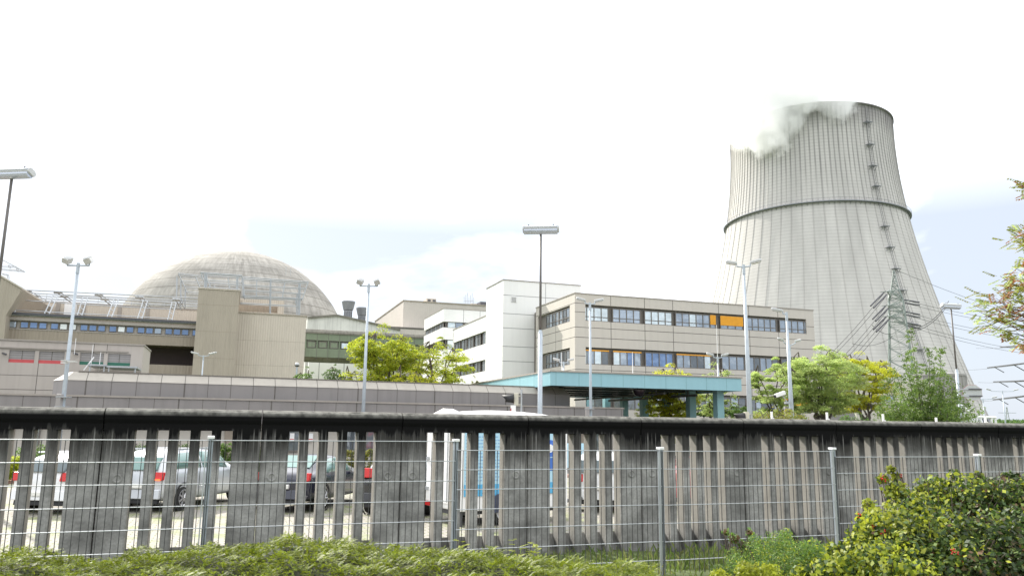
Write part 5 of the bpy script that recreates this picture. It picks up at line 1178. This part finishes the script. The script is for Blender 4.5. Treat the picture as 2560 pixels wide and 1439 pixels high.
# ------------------------------------------------------------ plants
LM = {
 'yel': leafmat('yellow_green_leaves', [(.22,.32,.03),(.42,.50,.035),(.56,.54,.045),(.32,.42,.035)], .5),
 'yel2': leafmat('bright_yellow_leaves', [(.46,.50,.035),(.64,.62,.05),(.38,.46,.035)], .5),
 'pale': leafmat('pale_green_leaves', [(.32,.44,.14),(.47,.59,.21),(.55,.62,.20),(.36,.48,.15)], .5),
 'mid': leafmat('mid_green_leaves', [(.09,.18,.04),(.16,.28,.05),(.22,.34,.07)], .45),
 'dark': leafmat('dark_green_leaves', [(.06,.12,.03),(.10,.19,.04),(.16,.25,.055)], .4),
 'fig': leafmat('feathery_dark_leaves', [(.08,.15,.03),(.14,.23,.045),(.23,.31,.07)], .45),
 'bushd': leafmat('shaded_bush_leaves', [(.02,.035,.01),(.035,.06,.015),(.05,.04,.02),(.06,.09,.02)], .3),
 'jun': leafmat('juniper_needles', [(.05,.09,.01),(.13,.19,.015),(.34,.36,.02),(.20,.26,.02),(.09,.13,.015)], .4, nsc=9),
 'bush': leafmat('bush_leaves', [(.025,.05,.015),(.045,.085,.02),(.08,.14,.025),(.15,.20,.03),(.035,.07,.02)], .35, nsc=5),
 'bushy': leafmat('yellow_bush_leaves', [(.26,.33,.03),(.42,.45,.04),(.33,.38,.03)], .45),
 'brownl': leafmat('brownish_bush_leaves', [(.12,.06,.03),(.16,.09,.04),(.10,.09,.03)], .3),
 'red': leafmat('reddening_leaves', [(.30,.09,.04),(.36,.15,.05),(.28,.20,.05)], .45),
 'olive': leafmat('olive_leaves', [(.14,.19,.03),(.24,.27,.04),(.30,.24,.05),(.17,.24,.04)], .5),
 'grass': leafmat('grass_blades', [(.10,.16,.03),(.18,.24,.05),(.26,.26,.10)], .4)}
def limb(mb, a, b, r0_, r1_, seg=5, wob=.12):
    a, b = Vector(a), Vector(b); L = (b-a).length; pts = [a]
    for i in range(1,seg): t = i/seg; p = a.lerp(b,t); p.z += L*.10*math.sin(math.pi*t)*-.4; pts.append(p+Vector((rnd.uniform(-1,1),rnd.uniform(-1,1),rnd.uniform(-.5,.5)))*wob*L*.3)
    pts.append(b); mb.path(pts, r0_, 5, 0, r1_); return pts
def tree(name, label, cat, px0, px1, ytop, Y_, ybot=None, leaf='yel', n=7000, size=.075, layers=True, bark='bark', trunk_px=None, stems=5, group=None, flat=.32, dens=1., zlow=.33, fill=40):
    """crown spans px0..px1 and reaches ytop in the photo at distance Y_; open vase of limbs carrying layered sprays"""
    cx = (px0+px1)/2; c = atY(cx,ytop,Y_); H = c.z; Wd = (atY(px1,ytop,Y_)-atY(px0,ytop,Y_)).length/2
    bx = atY(trunk_px or cx, ytop, Y_).x; o = thing(name, label, cat, (bx,Y_,0), 0, group); dx = c.x-bx
    mb = MB(); fork = H*zlow*.7; cl = []; tips = []
    limb(mb, (0,0,0), (dx*.15,0,fork), .022*H, .016*H, 4, .05)
    for k in range(stems):
        a = 2*math.pi*k/stems+rnd.uniform(-.4,.4); rr = Wd*rnd.uniform(.35,.75); e = (dx+math.cos(a)*rr, math.sin(a)*rr, H*rnd.uniform(.78,.97))
        P_ = limb(mb, (dx*.15,0,fork*rnd.uniform(.85,1)), e, .012*H, .003*H, 7, .2)
        for q in P_[2:]:
            for j in range(3):
                a2 = a+rnd.uniform(-1.5,1.5); l2 = Wd*rnd.uniform(.25,.55); e2 = q+Vector((math.cos(a2)*l2, math.sin(a2)*l2, l2*rnd.uniform(-.05,.45)))
                d = math.hypot(e2.x-dx,e2.y); 
                if d > Wd: e2.x = dx+(e2.x-dx)*Wd/d; e2.y *= Wd/d
                e2.z = min(e2.z, H*(1-.22*(min(1,d/Wd))**2)-.02)
                limb(mb, q, e2, .004*H, .0012*H, 3, .3); cl.append(e2); cl.append(q.lerp(e2,.55)); tips.append(e2.copy())
    cl.append(Vector((dx,0,H-.15)))
    base_cl = list(tips)
    for k in range(fill):
        a = rnd.uniform(0,6.28); d = rnd.random()**.5; zz = H*(zlow+.05)+(H*(1-.26*d*d)-H*(zlow+.05))*rnd.random()**.6; e2 = Vector((dx+math.cos(a)*Wd*d, math.sin(a)*Wd*d, zz-.1))
        q = min(base_cl, key=lambda p: (p-e2).length); limb(mb, q, e2, .0022*H, .0012*H, 3, .2); cl.append(e2)
    mb.build('trunk', M[bark], o)
    PP, NN = [], []
    n = int(n*2.2); per = max(8, int(n*dens/len(cl)))
    for q in cl:
        r = Wd*rnd.uniform(.13,.27); k = int(per*rnd.uniform(.4,1.6)); p, d = blob(q, r, k, flat); p[:,2] -= ((p[:,0]-q.x)**2+(p[:,1]-q.y)**2)/r*.35
        nn = np.tile(np.array([0,0,1.]),(k,1))+nr.normal(size=(k,3))*.6; PP.append(p); NN.append(nn)
    P_ = np.concatenate(PP); N_ = np.concatenate(NN); P_[:,2] = np.minimum(P_[:,2], H+.05); leafmesh('crown', P_, N_, size*.85, LM[leaf], o, .42)
    return o
tree('locust_tree','large yellow-green locust tree in front of the green bridge','tree',872,1046,806,56,leaf='yel',n=22000,size=.085,stems=9,trunk_px=962,fill=70)
tree('locust_tree','slighter locust tree reaching in front of the white wing','tree',1020,1182,838,58,leaf='yel',n=12000,size=.08,stems=7,trunk_px=1080,flat=.22,fill=50)
tree('locust_tree','low yellow-green locust foliage peeping over the coping between the two locust trees','tree',985,1100,905,54,leaf='yel2',n=3500,size=.08,stems=5)
for (a,b,y,lf,lab) in ((732,806,912,'mid','small bushy green tree at the right edge of the light tan block'),(795,880,905,'dark','small dark green tree below the green link bridge'),(868,925,915,'yel','small yellow-green tree beside the flood lamp foot')):
    tree('small_tree',lab,'tree',a,b,y,58,leaf=lf,n=3500,size=.085,stems=6,flat=.5,zlow=.2)
X = atY(1180,955,57)
tree('vine_shrub','reddish green creeper clump at the foot of the white wing','shrub',1168,1200,934,68,leaf='olive',n=1800,size=.07,stems=4,flat=.9,zlow=.1)
tree('locust_tree','bright yellow locust tree behind the canopy roof','tree',1612,1742,905,54,leaf='yel2',n=7000,size=.085,stems=6)
tree('locust_tree','duller green locust tree behind the canopy roof by the small twin lamp','tree',1735,1835,902,56,leaf='pale',n=4500,size=.08,stems=5)
for (a,b,y,lf,lab,yy) in ((1585,1665,990,'yel','yellow-green tree seen between the canopy columns, nearest the white tower',62),(1660,1735,985,'yel','yellow-green tree seen between the middle canopy columns',60),(1735,1800,990,'mid','green shrub seen between the right canopy columns',58),(1795,1880,992,'mid','green shrub just right of the rightmost canopy column',56)):
    tree('small_tree',lab,'tree',a,b,y,yy,leaf=lf,n=3500,size=.08,stems=6,flat=.5,zlow=.15)
tree('locust_tree','pale green locust tree left of the single-head lamp','tree',1878,1998,888,50,leaf='pale',n=13000,size=.075,stems=6,trunk_px=1950,zlow=.25)
tree('locust_tree','tall pale green locust tree right of the single-head lamp','tree',1948,2142,860,51,leaf='pale',n=24000,size=.075,stems=9,fill=80,trunk_px=2040,bark='barkg',zlow=.52)
tree('locust_tree','yellowing locust tree with a leaning trunk before the grey shed','tree',2070,2226,874,53,leaf='yel2',n=13000,size=.075,stems=6,trunk_px=2140,bark='barkg',zlow=.52,flat=.25)
for (a,b,y,lf,lab,yy) in ((1868,2010,1012,'olive','rounded yellowish hedge shrub left of the single-head lamp foot',38),(1990,2040,1038,'mid','low green shrub at the foot of the single-head lamp',38),(2090,2200,1030,'dark','dark rounded shrub below the leaning yellow tree',37),(2180,2240,1035,'mid','green shrub at the left foot of the feathery tree',36)):
    tree('rounded_shrub',lab,'shrub',a,b,y,yy,leaf=lf,n=4000,size=.06,stems=7,flat=.75,zlow=.15)
# feathery dark tree with long upright shoots
def shoots():
    Y_ = 34; c = atY(2305,900,Y_); o = thing('feathery_tree','dark green feathery tree with long upright shoots in front of the cooling tower','tree',(c.x,Y_,0)); mb = MB(); PP = []; NN = []
    tips = [(2218,950),(2240,925),(2212,990),(2200,1010),(2262,880),(2276,822),(2290,905),(2322,872),(2335,915),(2352,868),(2362,930),(2385,955),(2392,985),(2400,1012),(2440,1020),(2232,1020),(2255,975),(2300,950),(2345,990),(2270,1000),(2310,1010),(2380,1040),(2215,1040),(2415,1008),(2285,960),(2330,960),(2250,1005),(2365,1000),(2205,1030),(2222,1050),(2290,1035),(2340,1035),(2372,1020)]
    for i, (x, y) in enumerate(tips):
        p = atY(x, y, Y_+rnd.uniform(-1.2,1.2)); e = Vector((p.x-c.x, p.y-Y_, p.z)); b0 = Vector((e.x*.12, e.y*.2, .5+rnd.uniform(0,.7)))
        m_ = b0.lerp(e,.5)+Vector((e.x*.12,0,-.15)); pts = []
        for t in np.linspace(0,1,9): q = b0*(1-t)**2+m_*2*t*(1-t)+e*t*t; pts.append(q)
        mb.path(pts, .035, 5, 0, .006)
        for q0,q1 in zip(pts[2:],pts[3:]):
            for k in range(12):
                q = q0.lerp(q1, rnd.random()); r = .18 if y > 900 else .12
                n = 15; pp, d = blob(q+Vector((rnd.uniform(-1,1)*r*1.6,rnd.uniform(-1,1)*r*1.6,rnd.uniform(-.6,.9)*r)), r, n, .7); PP.append(pp); NN.append(d+nr.normal(size=(n,3))*.5)
    limb(mb, (0,0,0), (0,0,.8), .07, .06, 3); mb.build('trunk', M['barkg'], o); leafmesh('crown', np.concatenate(PP), np.concatenate(NN), .045, LM['fig'], o, .5)
shoots()
# distant wood on the horizon
PP = []; 
for i in range(60):
    p = atY(2478+i*3.2, 1048+rnd.uniform(-4,3), 520+rnd.uniform(0,60)); pp, d = blob((p.x,p.y,p.z*.55), p.z*.45, 260, .9); PP.append(pp)
P_ = np.concatenate(PP); w_ = leafmesh('far_woods', P_, nr.normal(size=P_.shape), .9, LM['dark'], None, .7); tag(w_, 'low dark strip of far-off woods on the horizon at the right border', 'woods', kind='stuff')
# shrubs between parking lot and gatehouse
for i, (x,y,Y_,w_,lf,lab) in enumerate(((100,1105,30,90,'mid','bright green shrub behind the white hatchback'),(25,1135,29,60,'yel','yellow-green low shrub at the left border behind the wall'),(350,1102,29,70,'dark','dark green shrub behind the left end of the silver estate car'),(470,1100,29,70,'dark','dark green shrub behind the middle of the silver estate car'),(575,1098,30,60,'mid','green shrub with pale flowers behind the silver estate bonnet'),(890,1112,30,60,'olive','reddish olive shrub behind the dark saloon bonnet'),(945,1110,30,60,'olive','reddish olive shrub behind the red hatchback'),(640,1110,31,60,'mid','green shrub between the silver and the dark car'),(1470,1120,33,60,'dark','dark shrub behind the white estate car'),(1600,1110,33,80,'dark','dark shrub at the right end of the row of cars'))):
    tree('shrub',lab,'shrub',x-w_/2,x+w_/2,y,Y_,leaf=lf,n=2600,size=.045,stems=7,flat=.8,zlow=.08,group='shrubs behind the parked cars')

# overhanging branches at the right border (trunk outside the frame)
def overhang():
    B0 = atY(2790,1010,9.5); o = thing('sumac_tree','reddening leafy branches hanging in from the right border','tree',(B0.x,B0.y,.5)); mb = MB(); org = Vector((B0.x,B0.y,.5)); PP = {'olive':[],'red':[],'pale':[]}; QQ = []
    top = atY(2840,640,9.6); limb(mb, (0,0,0), top-org, .11, .05, 6, .03)
    sprays = [(2432,762),(2440,775),(2452,735),(2470,790),(2490,745),(2480,815),(2500,770),(2515,700),(2525,800),(2540,745),(2550,690),(2560,790),(2455,800),(2500,690),(2540,830),(2555,850),(2520,575),(2545,562),(2560,580),(2535,600),(2560,600),(2548,460),(2562,465),(2530,665),(2555,660),(2575,700),(2580,760),(2590,820),(2590,560),(2595,640),(2510,730),(2530,770),(2475,755),(2550,720),(2570,740),(2560,815),(2535,710)]
    for (x,y) in sprays:
        e = atY(x,y,8.7+rnd.uniform(-.35,.35))-org; s_ = atY(2700, y+(60 if y > 640 else 40), 9.3)-org
        m_ = s_.lerp(e,.6)+Vector((0,0,-.06)); limb(mb, s_, m_, .016, .007, 3, .08); limb(mb, m_, e, .006, .002, 3, .08)
        for k in range(10):
            q = m_.lerp(e, .35+.65*rnd.random())+Vector((rnd.uniform(-.06,.06),rnd.uniform(-.12,.12),rnd.uniform(-.05,.05))); a = rnd.uniform(1.9,4.6) if rnd.random() < .7 else rnd.uniform(0,6.28)
            d = Vector((math.cos(a),math.sin(a)*.6,rnd.uniform(-.8,.7))).normalized(); L = rnd.uniform(.10,.18); lf = 'red' if rnd.random() < .27 and x > 2470 else 'olive' if rnd.random() < .75 else 'pale'
            side = d.cross(Vector((0,0,1))).normalized(); mb.tube(q, q+d*L, .0018, .001, 3, cap=False)
            for i in range(6):
                c = q+d*L*(.15+i*.16)
                for s in (-1,1):
                    t_ = (side*s+d*.55+Vector((0,0,-.35))).normalized(); w = (d.cross(t_).normalized()*rnd.uniform(-.5,.5)+d.cross(t_).normalized().cross(t_)).normalized()*.011; l = rnd.uniform(.032,.048)
                    PP[lf] += [tuple(c), tuple(c+t_*l*.45+w), tuple(c+t_*l), tuple(c+t_*l*.45-w)]
    mb.build('trunk', M['bark'], o)
    for k, v in PP.items(): rawquads({'olive':'crown','red':'red_foliage','pale':'pale_foliage'}[k], np.array(v), LM[k], o)
overhang()

# ------------------------------------------------------------ foreground: juniper carpet, bushes, weeds, grass
def ztop_at(x):
    pts = [(-50,1392),(60,1384),(150,1400),(260,1412),(330,1395),(420,1388),(560,1376),(650,1374),(720,1345),(780,1358),(860,1366),(960,1372),(1040,1385),(1130,1388),(1250,1396),(1330,1405),(1420,1410),(1520,1422),(1620,1428),(1700,1430)]
    return np.interp(x, [p[0] for p in pts], [p[1] for p in pts])
def juniper():
    from mathutils import noise as mn
    V = []; n = 30000
    for i in range(n):
        x = rnd.uniform(-80,1640); Y_ = 5.9+rnd.random()*1.75; yt = ztop_at(x)
        t = atY(x, yt, 7.0); q0 = atY(x,yt,Y_); nv = mn.noise(Vector((q0.x*3.1,Y_*3.1,0))); n2 = mn.noise(Vector((q0.x*9,Y_*9,5)))
        if n2 < -.22 and rnd.random() < .8: continue
        f = 1-abs(Y_-6.95)/1.1; z = t.z+.085*nv+.04*n2-.10*(1-f)-abs(rnd.gauss(0,.035)); p = Vector((q0.x, Y_, z))
        a = rnd.gauss(-1.57,1.3)+nv*4; d = Vector((math.cos(a),math.sin(a),rnd.uniform(.1,1.0))).normalized(); s = d.cross(Vector((0,0,1))).normalized(); L = rnd.uniform(.045,.10)*(1.5 if rnd.random() < .06 else 1)
        m_ = int(L/.008)
        for k in range(m_):
            t9 = k/m_; c = p+d*L*t9-Vector((0,0,.3*L*t9*t9)); l = .017*(1-.65*t9)
            for sg in (-1,1):
                t_ = (s*sg+d*1.1).normalized()*l; w = d*.0036
                V += [tuple(c-w), tuple(c+t_*.6-w), tuple(c+t_), tuple(c+t_*.4+w)]
    o = rawquads('juniper_ground_cover', np.array(V), LM['jun'], None); tag(o, 'yellow-green juniper carpet along the foot of the wire fence', 'ground cover', kind='stuff')
    mb = MB(); N_ = 60; vs = []
    for i in range(N_+1):
        x = -90+1730*i/N_
        for Y_, dz in ((6.0,-.28),(6.5,-.14),(7.0,-.09),(7.45,-.13),(7.8,-.5)): q = atY(x, ztop_at(x), 7.0); vs.append((atY(x,1400,Y_).x, Y_, q.z+dz+rnd.uniform(-.02,.02)))
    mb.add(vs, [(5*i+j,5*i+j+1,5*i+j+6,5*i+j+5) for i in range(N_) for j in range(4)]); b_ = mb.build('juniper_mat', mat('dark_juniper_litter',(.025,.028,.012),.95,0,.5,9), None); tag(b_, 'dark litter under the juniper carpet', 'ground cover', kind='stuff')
juniper()
def bush(name, label, blobs, leaf, n, size, asp=.75, extra=None, berries=0, stems=10, Y0=7.6):
    c0 = atY(blobs[0][0], 1400, Y0); o = thing(name, label, 'bush', (c0.x,Y0,.5)); org = Vector((c0.x,Y0,.5)); mb = MB(); tot = sum(b[3]**2 for b in blobs); PP, NN = [], []
    for (x,y,Y_,r) in blobs:
        q = atY(x,y,Y_)-org; k = int(n*r*r/tot); pp, d = blob(q, r, k, .85, .45); pp += nr.normal(size=pp.shape)*r*.08; PP.append(pp); NN.append(d*.5+nr.normal(size=d.shape)*.8+np.array([0,-.1,.3]))
        for j in range(stems//2): e = q+Vector((rnd.uniform(-1,1),rnd.uniform(-1,1),rnd.uniform(-.3,1)))*r*.9; limb(mb, (q.x*.3,q.y*.3,0), e, .012, .003, 5, .15)
    mb.build('stem', M['bark'], o); P_ = np.concatenate(PP); N_ = np.concatenate(NN)
    z = P_[:,2]; keep = np.ones(len(P_),bool); used = 0; idx = nr.permutation(len(P_)); parts = [(leaf,'foliage',1.)] if not extra else extra
    e = 0
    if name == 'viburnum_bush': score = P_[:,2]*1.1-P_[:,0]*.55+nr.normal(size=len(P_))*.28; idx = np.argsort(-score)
    for lf, nm_, fr in parts:
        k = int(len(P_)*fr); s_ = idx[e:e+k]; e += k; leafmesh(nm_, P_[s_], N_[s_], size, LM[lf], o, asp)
    if berries:
        rb = mat('red_berries',(.50,.02,.015),.25)
        for k in range(berries):
            j = rnd.randrange(len(P_)); p = P_[j]; 
            b_ = blobs[rnd.randrange(len(blobs))]; q = atY(b_[0],b_[1],b_[2])-org; d = Vector((rnd.uniform(-1,1),-1.1,rnd.uniform(-.6,1))).normalized()*b_[3]*1.0; m2 = MB()
            for i in range(rnd.randint(5,11)): c = q+d+Vector((rnd.uniform(-1,1),rnd.uniform(-1,1),rnd.uniform(-1,1)))*.028; m2.lathe([(.0001,-.007),(.006,-.004),(.0075,0),(.006,.004),(.0001,.007)], tuple(c), 7)
            m2.build('berry_cluster', rb, o, smooth=True)
    return o
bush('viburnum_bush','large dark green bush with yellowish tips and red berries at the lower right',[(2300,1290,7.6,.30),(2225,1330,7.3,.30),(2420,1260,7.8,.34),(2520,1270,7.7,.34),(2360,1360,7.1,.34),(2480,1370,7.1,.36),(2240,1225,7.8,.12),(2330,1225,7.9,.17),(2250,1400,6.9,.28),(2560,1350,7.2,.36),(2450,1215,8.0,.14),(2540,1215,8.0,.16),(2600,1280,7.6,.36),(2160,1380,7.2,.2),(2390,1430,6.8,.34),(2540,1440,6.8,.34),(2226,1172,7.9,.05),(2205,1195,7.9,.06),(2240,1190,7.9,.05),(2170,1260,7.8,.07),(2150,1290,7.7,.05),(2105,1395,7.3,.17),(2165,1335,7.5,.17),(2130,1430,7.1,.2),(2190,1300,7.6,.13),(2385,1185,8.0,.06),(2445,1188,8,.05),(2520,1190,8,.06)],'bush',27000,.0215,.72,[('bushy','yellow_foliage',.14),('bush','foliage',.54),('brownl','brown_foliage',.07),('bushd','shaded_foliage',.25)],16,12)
bush('light_bush','yellow-green leafy bush spreading low in front of the dark bush',[(2120,1425,6.9,.2),(2180,1415,6.8,.22),(2060,1432,7.0,.16),(2240,1440,6.6,.22),(2010,1440,7.1,.12),(2300,1450,6.6,.2)],'bushy',4200,.022,.7,[('bushy','yellow_foliage',.55),('bush','foliage',.45)],0,6)
bush('broom_bush','fine-leaved green bush before the wire fence left of the right-hand posts',[(1950,1365,7.8,.17),(1900,1395,7.7,.17),(1990,1395,7.6,.19),(1850,1420,7.6,.15),(1960,1425,7.4,.2),(1965,1335,7.9,.07),(2040,1410,7.5,.14),(1900,1435,7.3,.15),(1840,1395,7.8,.12),(2030,1375,7.6,.13),(1890,1358,7.9,.1),(2085,1400,7.4,.14),(1800,1430,7.7,.1)],'mid',22000,.012,.3,[('mid','foliage',.6),('yel','yellow_foliage',.15),('dark','dark_foliage',.25)],0,8)
bush('yellow_shrub','small yellow shrub in front of the fine-leaved bush',[(1870,1432,7.1,.12),(1920,1440,7.0,.13),(1800,1445,7.2,.1)],'bushy',1600,.018,.5,None,0,4)
bush('rose_shrub','thin reddish shrub with sparse leaves beside the fence',[(1835,1345,7.9,.06),(1860,1365,7.9,.07),(1875,1330,8.0,.045),(1815,1330,8.0,.04)],'brownl',420,.017,.6,[('brownl','foliage',.5),('mid','green_foliage',.5)],0,6)
for (x,y,lab,Yw) in ((1150,1345,'thin weed sapling with feathery leaves right of a fence post',7.9),(1292,1335,'thin weed sapling with yellow-green leaves in front of the wall',7.9),(1335,1350,'short weed sapling with small leaves just right of the taller one',7.9),(340,1385,'small weed with paired leaves rising from the juniper at the left',7.3),(720,1335,'leafy juniper shoot standing above the carpet',7.2)):
    p = atY(x,y,Yw); o = thing('weed_sapling',lab,'weed',(p.x,Yw,.55),0,'weeds along the fence'); mb = MB(); hh = p.z-.55; limb(mb,(0,0,0),(rnd.uniform(-.03,.03),0,hh),.005,.002,5,.06); mb.build('stem',M['barkg'],o); V = []
    for k in range(16 if x != 720 else 40):
        t = .35+.65*rnd.random(); q = Vector((0,0,hh*t)); a = rnd.uniform(0,6.28); d = Vector((math.cos(a),math.sin(a),rnd.uniform(-.2,.5))).normalized(); L = rnd.uniform(.05,.13)*(1.2-t*.5); s = d.cross(Vector((0,0,1))).normalized()
        for i in range(5):
            c = q+d*L*(.3+i*.17)
            for sg in (-1,1): t_ = (s*sg+d*.5+Vector((0,0,-.15))).normalized()*.032; w = d*.009; V += [tuple(c),tuple(c+t_*.5+w),tuple(c+t_),tuple(c+t_*.5-w)]
    rawquads('foliage', np.array(V), LM['bushy'] if x != 340 else LM['mid'], o)
# grass tufts along fence and wall
V = []
for i in range(9000):
    u = rnd.uniform(-7,12); v = rnd.choice((rnd.uniform(7.4,8.9),rnd.uniform(8.4,10.8))); X, Y_ = S.w(u,v); z = .58-.18*max(0,min(1,(v-8)/2.5))-.012*max(0,u); h = rnd.uniform(.05,.2)*(1.3 if v > 8.2 else .9); a = rnd.uniform(0,6.28); dx, dy = math.cos(a)*.004, math.sin(a)*.004; bx_, by_ = rnd.gauss(0,.04), rnd.gauss(0,.04)
    V += [(X-dx,Y_-dy,z),(X+dx,Y_+dy,z),(X+bx_*.6+dx*.6,Y_+by_*.6,z+h*.7),(X+bx_*1.4,Y_+by_*1.4,z+h)]
g_ = rawquads('grass', np.array(V), LM['grass'], None); tag(g_, 'thin grass growing along the foot of the fence and wall', 'grass', kind='stuff')
